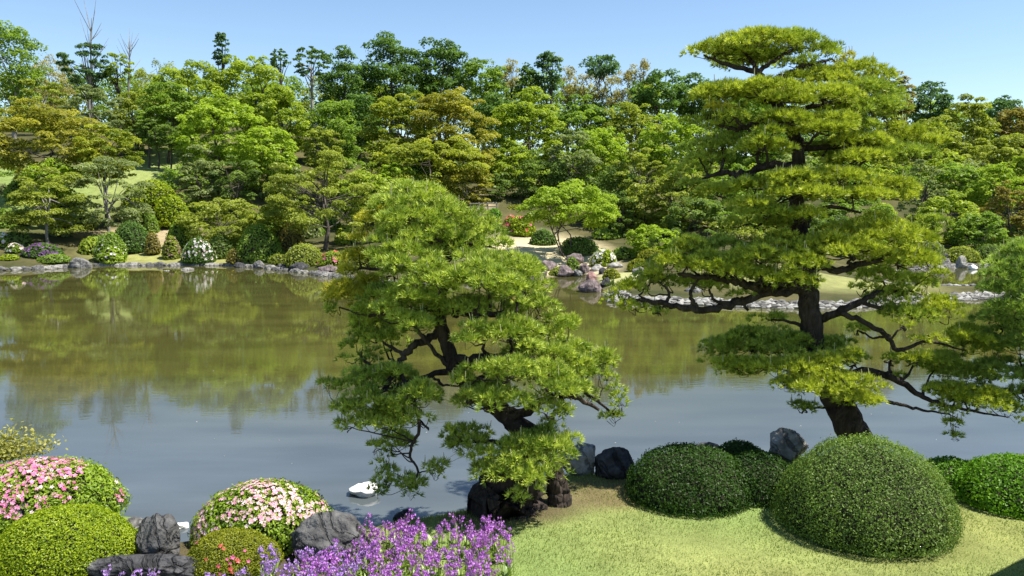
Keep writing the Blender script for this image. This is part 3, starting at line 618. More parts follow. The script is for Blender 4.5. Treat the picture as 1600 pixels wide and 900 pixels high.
YB = 11.3
padsB = [(1128,78,46,13,0,1),(1180,66,58,17,-.2,1),(1240,64,44,14,.1,0),(1258,82,20,18,.25,0),(1160,88,50,9,.3,0),(1290,86,34,16,.2,0),(1316,92,15,10,.3,2),(1255,98,28,9,.0,0),(1205,82,40,9,.35,0),
 (1130,145,44,13,-.3,1),(1195,140,52,14,-.5,1),(1108,158,26,12,-.2,1),(1268,126,56,17,.2,1),(1338,116,44,18,.3,1),(1375,122,22,12,.45,1),(1282,150,54,15,-.4,1),(1342,142,44,16,.1,0),(1220,157,42,10,-.6,1),
 (1125,170,22,9,-.35,2),(1150,181,25,8,-.5,1),(1100,190,30,14,.2,0),(1142,196,30,9,0,0),(1366,166,46,16,.1,0),(1326,174,44,15,-.1,0),(1386,186,28,16,.2,0),(1225,186,40,11,-.6,1),(1290,189,45,11,-.6,1),
 (1212,204,26,8,-.7,1),(1280,203,46,9,-.7,1),(1315,198,48,12,-.2,0),(1405,206,30,18,.25,1),(1432,218,48,20,.35,1),(1345,222,45,12,-.2,1),(1420,241,45,12,0,0),(1196,228,37,13,-.75,1),(1090,232,30,18,.3,0),
 (1078,266,26,14,.4,0),(1130,226,30,12,.2,0),(1112,250,34,13,.3,0),(1085,287,24,8,.3,0),(1345,248,50,12,-.3,1),(1290,235,30,12,.3,0),(1120,298,32,7,-.2,1),(1182,291,44,12,-.6,1),(1236,282,46,15,-.75,1),(1312,280,54,15,-.5,1),
 (1382,290,38,15,-.3,1),(1402,306,28,12,0,1),(1252,302,58,10,-.8,1),(1332,306,58,9,-.5,1),(1180,319,35,9,-.75,1),(1192,332,44,10,-.6,0),(1256,337,38,10,-.7,1),(1172,347,36,9,0,0),(1225,347,44,11,.1,0),
 (1445,362,33,22,.35,0),(1370,353,48,13,-.2,1),(1380,374,66,17,-.5,1),(1432,386,42,19,-.2,1),(1310,366,34,12,-.3,1),(1332,394,58,17,-.7,1),(1402,406,56,15,-.4,1),(1452,410,26,15,-.1,1),(1290,386,38,15,-.6,1),(1455,426,22,7,-.2,1),
 (1222,386,46,19,-.5,1),(1252,410,38,13,-.9,1),(1190,402,48,15,-.7,1),(1140,386,30,10,-.2,0),(1080,394,38,16,-.4,1),(1112,416,46,13,-.6,1),(1052,411,36,13,-.5,1),(1142,421,42,10,-.6,1),(1020,426,24,13,-.3,1),(980,452,30,14,-.3,1),
 (1010,442,28,12,-.2,1),(965,471,20,7,-.4,1),(992,481,24,7,-.4,1),(1026,486,18,5,-.3,0),(1237,436,38,8,-.9,1),(1190,431,30,9,-.7,1),(1045,441,26,10,.1,0),(1085,440,34,8,-.2,0),(1160,462,20,5,-.3,0),
 (1370,430,40,10,.1,0),(1420,446,33,16,.1,0),(1447,452,18,15,.2,1),(1395,466,38,14,.1,0),(1462,482,38,17,0,1),(1420,491,42,14,-.1,0),(1483,490,18,12,-.2,1),(1340,514,26,6,.2,0),(1412,506,12,7,-.5,1),(1350,450,24,9,.3,0),
 (1502,531,42,17,-.2,1),(1530,546,24,14,-.1,1),(1450,529,22,7,-.3,1),(1432,560,30,9,-.3,1),(1472,560,40,9,.1,0),(1390,562,20,9,.1,0),(1500,582,46,11,.2,0),(1402,592,22,8,.1,0),(1205,498,26,7,.15,0),
 (1130,547,33,17,.2,0),(1180,532,48,18,.1,0),(1230,541,52,20,-.1,0),(1288,545,42,16,0,0),(1150,571,33,11,-.3,1),(1190,571,30,10,-.5,1),(1250,573,46,12,-.6,1),(1290,566,38,12,-.6,1),(1330,557,28,13,-.5,1),(1262,600,42,11,-.8,1),
 (1310,596,42,13,-.8,1),(1346,592,24,9,-.8,1),(1372,606,20,8,-.7,1),(1335,620,40,7,-.7,1),(1226,601,18,7,-.8,1),(1256,636,26,8,.1,0),(1490,616,38,17,-.3,1),(1530,626,46,20,-.4,1),(1570,642,22,12,-.3,1),(1482,642,25,11,-.3,1),(1492,664,22,8,-.2,0),(1496,684,13,4,-.2,0)]
padsB += [(x + rp.uniform(-12, 12), y + rp.uniform(-2, 10), a, b_ * 1.1, d + .45, 0) for x, y, a, b_, d, k in padsB if a >= 28 and (y > 495 or (365 < y < 450 and x < 1270) or (80 < y < 260 and rp.random() < .3))]
padsB = [(x, y, a, b_ * (1.34 if 350 < y < 460 else 1.06), YB + d, KEY[k]) for x, y, a, b_, d, k in padsB]
trB = PT([(1352,745,0,.36),(1338,690,0,.28),(1316,640,0,.255),(1290,592,0,.225),(1271,540,0,.195),(1264,480,0,.175),(1262,440,0,.165),(1252,380,0,.14),(1243,300,0,.12),(1246,230,0,.105),(1218,172,0,.085),(1196,132,0,.07),(1182,110,0,.055)], YB, .82)
lmB = [[(1262,455,0,.085),(1200,456,-.2,.08),(1150,475,-.3,.075),(1090,484,-.4,.065),(1040,476,-.4,.05),(1000,468,-.4,.035),(970,468,-.4,.015)], [(1258,440,0,.09),(1200,450,-.3,.085),(1150,440,-.4,.07),(1110,432,-.4,.05),(1060,428,-.5,.03)],
 [(1090,484,-.4,.045),(1078,462,-.4,.035),(1085,445,-.4,.025),(1100,428,-.5,.015)], [(1150,475,-.3,.035),(1118,470,-.4,.028),(1108,452,-.4,.02)], [(1040,476,-.4,.035),(1046,458,-.35,.025),(1030,440,-.35,.015)],
 [(1255,400,0,.085),(1300,424,-.3,.07),(1345,412,-.4,.055),(1400,402,-.4,.035),(1445,405,-.2,.018)], [(1266,505,0,.085),(1300,490,-.1,.075),(1345,472,-.1,.06),(1375,455,0,.04),(1420,455,.1,.02)], [(1306,488,-.1,.055),(1345,500,-.2,.05),(1388,528,-.25,.045),(1404,547,-.3,.04),(1450,535,-.3,.028),(1510,548,-.2,.014)],
 [(1345,472,-.1,.04),(1400,487,-.1,.03),(1460,498,0,.018)], [(1290,585,0,.075),(1375,582,-.1,.065),(1432,614,-.2,.05),(1470,632,-.3,.035),(1520,642,-.35,.025),(1575,652,-.3,.01)], [(1388,628,-.3,.035),(1415,634,-.3,.03),(1450,642,-.3,.022),(1485,648,-.3,.012)],
 [(1266,520,0,.05),(1235,502,.1,.03),(1200,500,.15,.015)], [(1244,262,0,.085),(1205,258,-.2,.075),(1165,272,-.2,.065),(1130,270,0,.045),(1095,280,.25,.02)], [(1240,205,0,.06),(1195,190,-.2,.05),(1150,203,-.1,.04),(1105,188,.15,.015)], [(1182,112,0,.05),(1140,102,0,.04),(1100,86,0,.018)],
 [(1182,112,0,.045),(1215,92,.1,.035),(1245,72,.1,.02)], [(1196,132,0,.055),(1255,104,.1,.04),(1300,92,.2,.02)], [(1220,174,0,.055),(1290,162,-.1,.04),(1370,150,.1,.02)], [(1246,232,0,.06),(1330,228,0,.045),(1430,235,.3,.02)], [(1243,305,0,.06),(1320,298,-.2,.045),(1395,305,-.1,.02)],
 [(1250,350,0,.05),(1290,325,-.3,.04),(1345,332,-.2,.02)], [(1247,335,0,.055),(1185,325,-.3,.04),(1120,306,-.2,.015)], [(1285,580,0,.06),(1240,570,-.2,.045),(1180,560,-.1,.03),(1120,555,.2,.012)], [(1292,590,0,.05),(1320,600,-.5,.03),(1375,608,-.7,.012)], [(1285,585,0,.05),(1260,595,-.5,.03),(1225,602,-.7,.012)], [(1250,385,0,.05),(1200,395,-.4,.035),(1160,400,-.4,.018)], [(1182,112,0,.04),(1172,92,.2,.03),(1160,80,.1,.015)]]
pine('pine_tree', tuple(gnd(1352, 745)), 'tall spreading pine with tiered bright pads rising above the skyline', trB, [PT(l, YB, .78) for l in lmB], padsB, None, 202, L=.072, candles=16, kx=1.14, kz=1.22)

YR = 11.2
padsR = [(1600,405,40,24,0),(1575,432,44,26,-.1),(1560,462,34,20,-.2),(1600,455,44,26,-.3),(1590,490,48,20,-.35),(1556,498,32,12,-.1),(1620,520,50,24,-.2),(1565,522,36,14,.1),(1595,545,44,18,-.3),(1575,575,40,16,.1),(1605,592,40,16,-.1),(1590,615,24,9,.1),(1640,440,50,36,.1),(1650,500,50,30,.1),(1650,570,50,24,0),(1560,545,24,14,.2)]
padsR = [(x, y, a, b_, YR + d, 'needleR') for x, y, a, b_, d in padsR]
trR = PT([(1760,770,0,.22),(1745,680,0,.18),(1715,580,0,.15),(1690,500,0,.12),(1670,430,0,.07),(1655,400,0,.03)], YR)
lmR = [PT(l, YR) for l in [[(1715,585,0,.07),(1660,600,0,.05),(1600,612,0,.03),(1570,615,.1,.012)], [(1692,505,0,.06),(1640,512,-.1,.045),(1560,510,0,.02)], [(1675,450,0,.05),(1620,470,-.2,.035),(1560,475,-.1,.015)], [(1700,540,0,.05),(1640,560,-.1,.035),(1570,580,0,.014)]]]
pine('pine_tree', tuple(gnd(1760, 770)), 'soft green pine reaching in from the right edge of the view', trR, lmR, padsR, None, 203, candles=8)

# ------------------------------------------------------------------ far-bank trees
STY = { # clumps, clump size, flatness, up bias, leaf width
 'layer': dict(nc=130, cr=.145, fl=.40, up=.9, lw=.75), 'round': dict(nc=80, cr=.21, fl=.75, up=.5, lw=.75),
 'maple': dict(nc=150, cr=.135, fl=.58, up=.8, lw=.75), 'sparse': dict(nc=64, cr=.13, fl=.6, up=.5, lw=.6),
 'cloud': dict(nc=52, cr=.18, fl=.36, up=.9, lw=.6), 'plume': dict(nc=30, cr=.20, fl=1.6, up=.2, lw=.35)}
def crown(c, R, n, sty, rng, ls):
    s = STY[sty]; nc = s['nc']; D = rand_dirs(nc * 2, rng)
    D = D[D[:, 2] > -.9][:nc]; rr = rng.uniform(.45, 1, len(D))[:, None] ** .6
    if sty in ('layer', 'maple', 'cloud'):
        D[:, 2] = np.where(D[:, 2] < -.8, -.8, D[:, 2])
    cc = D * rr * R * .95
    cr = s['cr'] * (R[0] * .6 + R[2] * .4) * rng.uniform(.65, 1.35, len(D))
    w = cr ** 2; idx = rng.choice(len(D), n, p=w / w.sum())
    d = rand_dirs(n, rng); flip = rng.random(n) < .8; d[:, 2] = np.where(flip, np.abs(d[:, 2]), d[:, 2])
    r = rng.uniform(.35, 1, n) ** .5 * rng.choice([1, 1, 1, 1.15], n)
    off = d * (cr[idx] * r)[:, None] * np.array([1.15, 1.15, s['fl']])
    if sty in ('layer', 'maple', 'cloud'):                           # sprays sag outward
        off[:, 2] -= .22 * (off[:, 0] ** 2 + off[:, 1] ** 2) / np.maximum(cr[idx], .05)
    P = cc[idx] + off
    Nn = nrm(d * .5 + np.array([0, 0, s['up']]) + rand_dirs(n, rng) * .8)
    ct = rng.normal(.45, .16, len(D)); tint = np.clip(ct[idx] + rng.normal(0, .16, n), 0, 1)
    L = ls * rng.uniform(.7, 1.35, n)
    return leaf_cards(P + c, Nn, L, L * s['lw'], tint, rng, 'tri'), cc + c, cr
TREES = []
SEED = [1000]
def tree(name, px, top, bot, hw, Y, sty, col, label, group=None, dens=1.0, bark=None, stems=1, lean=0, limbs=9, cat='tree', thick=1.0, by=None):
    SEED[0] += 1; rng = np.random.default_rng(SEED[0])
    c = at(px, (top + bot) / 2, Y); s = mpp(Y); R = np.array([hw * s * 1.08, hw * s * .9, (bot - top) / 2 * s * 1.06])
    bx = at(px + lean, bot, Y)[0]; bz = Hp(bx, Y) if by is None else at(px, by, Y)[2]
    bz = min(bz, c[2] - R[2] * .3)
    t = thing(name, (bx, Y, bz), label, cat, group)
    n = int(np.clip(1.22 * math.pi * hw * (bot - top) / 2 * dens, 300, 26000))
    lv, cc, cr = crown(c, R, n, sty, rng, .0031 * Y)
    obj('crown', [lv], LM(col, gloss=.012, trans=.5), t)
    base = np.array([bx, Y, bz - .15]); r0 = max(.08, .021 * (c[2] + R[2] - bz)) * thick; parts = []
    fork = base + (c - base) * .42 + rng.normal(0, .12, 3); fork[2] = max(fork[2], bz + .2)
    for k in range(stems):
        o = np.array([rng.normal(0, .5), rng.normal(0, .3), 0]) * (stems > 1); e = c + np.array([rng.normal(0, R[0] * .25), rng.normal(0, R[1] * .2), R[2] * .35])
        fk = fork + o * 1.6
        parts += tube_parts([base + o * .5, fk, (fk + e) / 2 + rng.normal(0, R[0] * .06, 3), e], [r0 / stems ** .5, r0 * .75 / stems ** .5, r0 * .45, r0 * .15], 7, 3, .05, .2, rng)
        for m in rng.choice(len(cc), min(limbs, len(cc)), replace=False):
            a = fk + (e - fk) * rng.uniform(0, .8); q = cc[m]; md = (a + q) / 2 + np.array([0, 0, rng.uniform(-.1, .15) * R[2]])
            parts += tube_parts([a, md, q], [r0 * .34, r0 * .22, r0 * .07], 5, 3, .0, .3, rng)
    obj('trunk', parts, bark or BARK2, t, True)
    return t
HILL = 'trees on the wooded hillside'
T = tree
# skyline, left to right
T('broadleaf_tree', 20, 42, 165, 42, 86, 'round', 'green', 'mid green broadleaf tree with loose high top at the far left skyline', dens=.7, bark=BARKP)
T('bamboo_clump', 82, 92, 190, 30, 96, 'plume', 'tan', 'tan feathery bamboo left of the bluish tree with bare twigs', cat='bamboo', dens=.8)
T('broadleaf_tree', 135, 68, 140, 40, 90, 'sparse', 'blue', 'bluish loose tree on the left skyline topped by bare twigs', dens=.8, limbs=20)
T('broadleaf_tree', 184, 82, 135, 22, 92, 'sparse', 'ygreen', 'thin yellow green tree right of the bluish tree with bare twigs', dens=.7, limbs=14)
T('bamboo_clump', 245, 92, 190, 34, 98, 'plume', 'olive', 'yellowish feathery bamboo on the skyline above the grass slope', cat='bamboo', dens=.8)
T('broadleaf_tree', 300, 98, 220, 62, 84, 'maple', 'ygreen', 'big yellow green tree left of the brightest crown above the grass slope')
T('broadleaf_tree', 388, 88, 215, 60, 86, 'maple', 'ygreen', 'big yellow green rounded tree under the slender skyline sprig')
T('slender_tree', 346, 50, 110, 11, 92, 'sparse', 'blue', 'slender sprig of a tree poking above the yellow green crowns', dens=1.2)
T('broadleaf_tree', 437, 76, 112, 14, 96, 'sparse', 'dark', 'tiny dark wispy crown on the skyline, leftmost of the wispy pair', dens=.9)
T('broadleaf_tree', 488, 72, 125, 27, 96, 'sparse', 'dark', 'wispy dark crown on the skyline just left of the tall dark tree', dens=.9, bark=BARKP)
T('broadleaf_tree', 535, 74, 210, 30, 93, 'round', 'dark', 'tall narrow dark green tree on the skyline left of the two dense evergreens')
T('evergreen_tree', 610, 62, 185, 44, 96, 'round', 'dark', 'dense dark evergreen on the skyline, left one of the big pair')
T('evergreen_tree', 688, 65, 175, 40, 98, 'round', 'dark', 'dense dark evergreen on the skyline, right one of the big pair')
T('broadleaf_tree', 755, 90, 175, 30, 96, 'round', 'green', 'light green rounded tree on the skyline right of the big evergreens')
T('bamboo_clump', 800, 97, 160, 14, 104, 'plume', 'tan', 'tan bamboo plume just left of a small dark skyline tree', cat='bamboo')
T('broadleaf_tree', 824, 103, 160, 17, 100, 'round', 'dark', 'small dark skyline tree between two tan bamboo plumes')
T('slender_tree', 857, 77, 150, 18, 100, 'round', 'blue', 'slender bluish tree rising alone on the central skyline', dens=.9)
for i, (x, tp, hw_) in enumerate([(888, 104, 15), (920, 118, 20), (958, 116, 20), (986, 106, 14), (1006, 96, 11)]):
    T('bamboo_clump', x, tp, 172, hw_, 106, 'plume', 'tan', 'tan feathery bamboo in the row around the round skyline tree', 'tan bamboo along the central skyline', cat='bamboo')
T('round_tree', 939, 88, 122, 29, 103, 'round', 'blue', 'round umbrella shaped tree standing clear on the central skyline', stems=3, by=150)
T('broadleaf_tree', 1030, 112, 180, 40, 98, 'round', 'dark', 'broad dark green tree on the skyline left of the tall pine')
T('broadleaf_tree', 1085, 118, 190, 30, 100, 'round', 'dark', 'dark green tree partly behind the left side of the tall pine')
T('broadleaf_tree', 1402, 114, 200, 24, 92, 'layer', 'brown', 'brownish tree showing just right of the tall pine top')
T('evergreen_tree', 1452, 131, 200, 30, 98, 'round', 'blue', 'bluish evergreen on the right skyline')
T('layered_tree', 1512, 146, 260, 40, 88, 'layer', 'olive', 'olive layered tree on the right skyline with tall dark trunk')
T('evergreen_tree', 1572, 152, 215, 32, 98, 'round', 'blue', 'bluish evergreen at the far right of the skyline')
T('layered_tree', 1590, 160, 260, 36, 90, 'layer', 'brown', 'brownish layered tree at the right edge below the skyline')
# middle of the hillside
T('layered_tree', 70, 158, 300, 84, 63, 'layer', 'gold', 'large orange brown layered tree on the left lawn')
T('layered_tree', 165, 195, 290, 50, 62, 'layer', 'goldgreen', 'golden green layered tree at the right of the orange brown one')
T('broadleaf_tree', 60, 120, 220, 40, 82, 'sparse', 'olive', 'olive tree with pale bare branches above the orange brown tree', dens=.9, bark=BARKP, limbs=14)
T('broadleaf_tree', 145, 130, 230, 46, 80, 'sparse', 'grey', 'greyish tree with pale bare branches behind the golden green one', dens=.9, bark=BARKP, limbs=14)
T('broadleaf_tree', 215, 140, 240, 36, 84, 'maple', 'olive', 'olive green tree left of the grass slope trees')
T('broadleaf_tree', 262, 130, 235, 42, 80, 'maple', 'green', 'green tree above the thin trunks on the grass slope')
T('broadleaf_tree', 345, 150, 265, 66, 74, 'maple', 'lime', 'brightest yellow green tree in the middle of the left hillside')
T('broadleaf_tree', 440, 135, 250, 46, 82, 'maple', 'ygreen', 'yellow green tree with bright tips left of the dark trees')
T('broadleaf_tree', 415, 195, 290, 50, 70, 'maple', 'lime', 'bright green tree just above the wide dark branched tree')
for i, (x, tp, bt) in enumerate([(214, 190, 238), (232, 180, 235), (247, 195, 240), (266, 190, 244), (285, 205, 250)]):
    T('small_pine', x, tp, bt, 15, 78 - i * .6, 'cloud', 'shade', 'small dark pine with thin trunk on the grass slope', 'small pines on the grass slope', dens=.9, by=262)
T('small_pine', 312, 225, 330, 30, 66, 'cloud', 'grey', 'greyish small pine right of the clipped mounds', limbs=14)
T('small_pine', 368, 238, 320, 38, 66, 'cloud', 'shade', 'dark green pine behind the olive layered pine', limbs=14)
T('broadleaf_tree', 520, 160, 260, 40, 84, 'round', 'green', 'green tree under the tall narrow dark tree')
T('broadleaf_tree', 505, 200, 270, 34, 78, 'sparse', 'olive', 'olive thin tree left of the golden layered tree', dens=.9)
T('broadleaf_tree', 560, 150, 240, 36, 88, 'round', 'dark', 'dark tree left of the golden layered tree crown')
T('layered_tree', 628, 138, 280, 58, 73, 'layer', 'goldgreen', 'golden green layered tree, left half of the big golden pair')
T('layered_tree', 706, 140, 300, 66, 71, 'layer', 'gold', 'golden layered tree, right half of the big golden pair')
T('layered_tree', 675, 210, 310, 85, 67, 'layer', 'goldgreen', 'low wide golden green tree skirt in front of the big golden pair', limbs=12)
T('broadleaf_tree', 770, 150, 230, 34, 90, 'round', 'dark', 'dark tree right of the big golden pair')
T('layered_tree', 825, 140, 285, 58, 80, 'layer', 'ygreen', 'yellow green layered tree with deep shade right of the big golden pair')
T('layered_tree', 905, 150, 270, 46, 84, 'layer', 'green', 'green layered tree below the tan bamboo row')
T('layered_tree', 985, 160, 270, 52, 84, 'layer', 'olive', 'olive layered tree below the broad dark skyline tree')
T('broadleaf_tree', 938, 200, 300, 46, 72, 'maple', 'lime', 'lime green tree above the bright spreading maple')
T('bare_tree', 893, 205, 300, 42, 68, 'sparse', 'grey', 'greyish twiggy tree behind the bright spreading maple', dens=.75, limbs=18)
T('broadleaf_tree', 1045, 180, 290, 50, 76, 'maple', 'lime', 'lime green tree left of the tall pine crown')
T('broadleaf_tree', 1000, 225, 345, 44, 62, 'sparse', 'olive', 'twiggy tree with dark leaning trunk left of the tall pine', dens=.8, lean=-14, limbs=16, thick=1.4)
T('layered_tree', 1060, 250, 380, 48, 58, 'layer', 'olive', 'olive layered tree on the promontory behind the tall pine left pads')
T('layered_tree', 1130, 250, 380, 55, 62, 'layer', 'green', 'green layered tree hidden behind the tall pine lower left')
T('broadleaf_tree', 1250, 180, 330, 80, 82, 'maple', 'green', 'green tree seen through the gaps of the tall pine')
T('broadleaf_tree', 1340, 180, 330, 70, 80, 'layer', 'olive', 'olive tree seen through gaps at the right of the tall pine')
T('layered_tree', 1240, 290, 400, 75, 60, 'layer', 'shade', 'dark tree behind the trunk of the tall pine')
T('layered_tree', 1340, 300, 405, 60, 60, 'layer', 'green', 'green layered tree behind the right half of the tall pine')
T('layered_tree', 1455, 180, 290, 46, 82, 'layer', 'olive', 'olive layered tree right of the tall pine under the bluish evergreen')
T('layered_tree', 1560, 210, 310, 60, 80, 'layer', 'olive', 'wide olive layered tree on the right hillside')
T('layered_tree', 1495, 250, 340, 46, 72, 'layer', 'green', 'green layered tree in the middle of the right hillside')
T('broadleaf_tree', 1555, 255, 340, 38, 68, 'maple', 'lime', 'lime yellow tree on the right hillside')
T('broadleaf_tree', 1600, 240, 330, 30, 70, 'maple', 'ygreen', 'yellow green tree cut by the right edge of the view')
T('bare_tree', 1440, 250, 350, 34, 64, 'sparse', 'grey', 'nearly bare tree with dark trunk right of the tall pine', dens=.6, limbs=20)
T('broadleaf_tree', 1480, 300, 390, 42, 60, 'maple', 'ygreen', 'yellow green tree near the far right shore')
T('bare_tree', 1578, 285, 390, 40, 60, 'sparse', 'brown', 'brownish twiggy tree near the right edge shore', dens=.8, limbs=20)
T('broadleaf_tree', 1530, 330, 400, 40, 57, 'layer', 'green', 'low green tree by the far right shore')
# trees near the far shore
T('cloud_pine', 75, 255, 385, 62, 55.5, 'cloud', 'olive', 'olive cloud pruned pine with grey trunk on the left shore', bark=BARKP, limbs=16, dens=.9)
T('cloud_pine', 170, 240, 370, 56, 58, 'cloud', 'grey', 'grey green pine with pale twisting branches left of the clipped mounds', bark=BARKP, limbs=16, dens=.9)
T('broadleaf_tree', 78, 248, 310, 38, 60, 'maple', 'lime', 'bright lime young tree under the orange brown layered tree')
T('layered_tree', 350, 308, 385, 62, 57, 'layer', 'olive', 'low wide olive layered pine above the white rhododendron')
T('broadleaf_tree', 508, 236, 385, 88, 54.5, 'sparse', 'olive', 'wide spreading tree with dark branches and yellow green leaves left of the lower pine', dens=.85, limbs=26, thick=1.3)
T('broadleaf_tree', 430, 320, 390, 40, 56, 'layer', 'goldgreen', 'low golden green tree under the wide dark branched tree')
T('small_tree', 728, 252, 332, 40, 66, 'layer', 'gold', 'small orange tree with grey trunk behind the top of the lower pine', bark=BARKP, by=346)
T('small_pine', 782, 270, 330, 26, 68, 'cloud', 'shade', 'dark small pine between the orange tree and bright maple')
T('broadleaf_tree', 620, 255, 330, 32, 64, 'maple', 'lime', 'bright green tree behind the top left of the lower pine')
T('maple_tree', 890, 286, 360, 80, 51.5, 'maple', 'lime', 'bright yellow green spreading maple with several stems by the cove lawn', stems=4, dens=1.5, limbs=7)
T('maple_tree', 1020, 352, 400, 42, 50, 'maple', 'lime', 'low lime yellow shrubby maple right of the cove rocks', dens=1.4, by=405)
T('small_tree', 968, 300, 385, 26, 58, 'sparse', 'shade', 'dark thin tree close to the right side of the bright maple', stems=3)
# bare twigs above the bluish tree
def bare(px, pb, ptop, Y, spread, label, seed):
    rng = np.random.default_rng(seed); b0 = at(px, pb, Y); t = thing('bare_tree', (b0[0], Y, b0[2]), label, 'tree'); e = at(px + 3, ptop, Y)
    obj('trunk', tube_parts([b0, (b0 + e) / 2, e], [.14, .09, .02], 6, 4, 0, .3, rng), BARKP, t); parts = []
    for k in range(26):
        a = b0 + (e - b0) * rng.uniform(.15, .9); h = (e[2] - b0[2]) * rng.uniform(.12, .4); q = a + np.array([rng.normal(0, spread), rng.normal(0, spread), h])
        parts += tube_parts([a, (a + q) / 2 + np.array([0, 0, -.1]), q], [.05, .035, .012], 4, 2)
    obj('branches', parts, BARKP, t)
bare(140, 180, 28, 89, .9, 'bare leafless tree rising through the bluish tree on the left skyline', 5)
bare(200, 160, 66, 93, .6, 'thin leafless twig tree right of the bluish skyline tree', 6)
# unresolved trees that fill the hillside between the ones above
r = np.random.default_rng(91)
for i in range(44):
    x = -60 + i * 40 + r.uniform(-14, 14); Yb = r.uniform(101, 108)
    tp = np.interp(x, [-60, 200, 500, 650, 800, 1000, 1200, 1400, 1650], [110, 118, 112, 105, 120, 132, 134, 142, 172]) + r.uniform(-6, 14)
    T('hillside_tree', x, tp, tp + 110, 36, Yb, 'round', ['dark', 'green', 'ygreen', 'green', 'olive'][i % 5], 'tree in the crowded back row on the hillside below the skyline', 'back row of hillside trees', dens=.42, limbs=4)
for i in range(34):
    x = -40 + i * 50 + r.uniform(-16, 16); Yb = r.uniform(86, 94); tp = r.uniform(205, 240)
    if 195 < x < 275: continue
    T('hillside_tree', x, tp, tp + 95, 38, Yb, 'maple', ['green', 'olive', 'ygreen', 'ygreen', 'green'][i % 5], 'low tree in the shaded middle of the wooded hillside', 'low trees in the middle of the hillside', dens=.45, limbs=4)

for i in range(38):
    x = -30 + i * 44 + r.uniform(-14, 14); Yb = r.uniform(70, 78); tp = r.uniform(238, 268)
    if 190 < x < 282: continue
    if 690 < x < 800: tp -= 26; Yb = 82
    T('hillside_tree', x, tp, tp + 85, 36, Yb, 'maple', ['olive', 'green', 'ygreen', 'green', 'ygreen', 'grey'][i % 6], 'low tree near the foot of the wooded hillside', 'low trees near the foot of the hillside', dens=.55, limbs=4)

for (x, tp, bt, hw_, yy, st_, cl, lb) in [(800, 225, 330, 40, 74, 'layer', 'ygreen', 'yellow green tree behind the red azalea'), (850, 235, 345, 40, 68, 'round', 'shade', 'dark tree behind the left of the bright maple'), (960, 265, 375, 40, 62, 'round', 'shade', 'dark tree behind the right of the bright maple'),
        (1005, 285, 385, 36, 59, 'maple', 'olive', 'olive tree at the back of the promontory'), (1085, 300, 400, 50, 55, 'layer', 'shade', 'dark layered tree on the promontory near the tall pine'), (640, 240, 335, 44, 70, 'maple', 'green', 'green tree behind the crown of the lower pine'), (570, 265, 350, 40, 62, 'maple', 'ygreen', 'yellow green tree left of the crown of the lower pine'),
        (1165, 135, 275, 52, 88, 'round', 'green', 'green tree behind the upper left pads of the tall pine'), (1160, 330, 420, 50, 51, 'layer', 'olive', 'olive tree behind the middle pads of the tall pine'), (1290, 340, 420, 60, 53, 'maple', 'shade', 'dark tree low behind the tall pine trunk')]:
    T('broadleaf_tree', x, tp, bt, hw_, yy, st_, cl, lb)

# ------------------------------------------------------------------ far-bank shrubs
def shrub(px, top, bot, hw, Y, col, label, name='shrub', fl=None, nfl=60, lump=.10, group=None, cat='shrub', leaf=None, seed=None, fs=.10):
    SEED[0] += 1; c = at(px, bot, Y); s = mpp(Y); c[2] = min(max(Hp(c[0], c[1]), c[2] - .5), c[2] + .6)
    h = at(px, top, Y)[2] - c[2]; h = max(h, .25)
    t, sf, R = bush(name, c, (hw * s * .9, hw * s * .78, h * .84), leaf or .0022 * Y, col, label, cat, SEED[0], lump=lump, loose=.05, group=group, low=-.3, lw=.75)
    if fl: put_flowers(t, sf, R, fl, nfl, SEED[0] + 7, lambda D, f, r: (f > -.25) & (D[:, 1] < .4), lift=.02)
    return t
fW = [flower_mesh('flower_cluster', .11, WHITE, 21, 6, .5), flower_mesh('flower_cluster', .10, WHITE, 22, 6, .5), flower_mesh('flower_cluster', .10, PALE, 28, 6, .5)]
fP = [flower_mesh('flower_cluster', .11, petal_mat('petal_plum', (.10, .03, .14), (.26, .10, .34)), 23, 6, .5)]; fR = [flower_mesh('flower_cluster', .13, RED, 24, 6, .5), flower_mesh('flower_cluster', .13, DEEP, 25, 6, .5)]
fL = [flower_mesh('flower_cluster', .08, petal_mat('petal_dull_pink', (.30, .17, .16), (.48, .30, .28)), 26, 6, .5)]; fC = [flower_mesh('flower_cluster', .11, WHITE, 27, 6, .5)]
shrub(243, 279, 308, 31, 67, 'boxlime', 'smooth lime clipped mound, upper one of two on the slope', 'clipped_bush', lump=.04)
shrub(268, 303, 341, 27, 63, 'boxlime', 'smooth lime clipped mound, lower one of two on the slope', 'clipped_bush', lump=.04)
shrub(208, 288, 326, 17, 64.5, 'boxlime', 'clipped mound partly behind the grey green pine', 'clipped_bush', lump=.05)
shrub(312, 370, 411, 25, 53.6, 'dark', 'round rhododendron covered in white flowers on the left shore', 'rhododendron', fW, 110)
shrub(268, 367, 393, 15, 54.5, 'olive', 'small shrub tipped with dull pink flowers left of the white rhododendron', fl=fL, nfl=50)
shrub(238, 362, 384, 12, 55.5, 'brown', 'small brownish shrub left of the dull pink one')
shrub(280, 346, 376, 20, 57, 'green', 'grey green shrub above the dull pink one')
shrub(30, 330, 356, 24, 60, 'olive', 'rounded olive shrub on the far left lawn')
shrub(4, 362, 396, 14, 54, 'lime', 'bright shrub with white flowers at the left edge of the shore', fl=fW, nfl=40)
shrub(28, 362, 396, 22, 54.5, 'shade', 'dark shrub at the left end of the shore')
shrub(25, 380, 402, 13, 53, 'green', 'shrub with white flower heads at the left end of the shore', fl=fW, nfl=40)
shrub(16, 397, 416, 14, 51.5, 'boxlime', 'little round lime mound at the water on the left shore', 'clipped_bush', lump=.04)
shrub(68, 380, 414, 30, 53, 'dark', 'dark shrub with purple flowers at the water on the left shore', fl=fP, nfl=110)
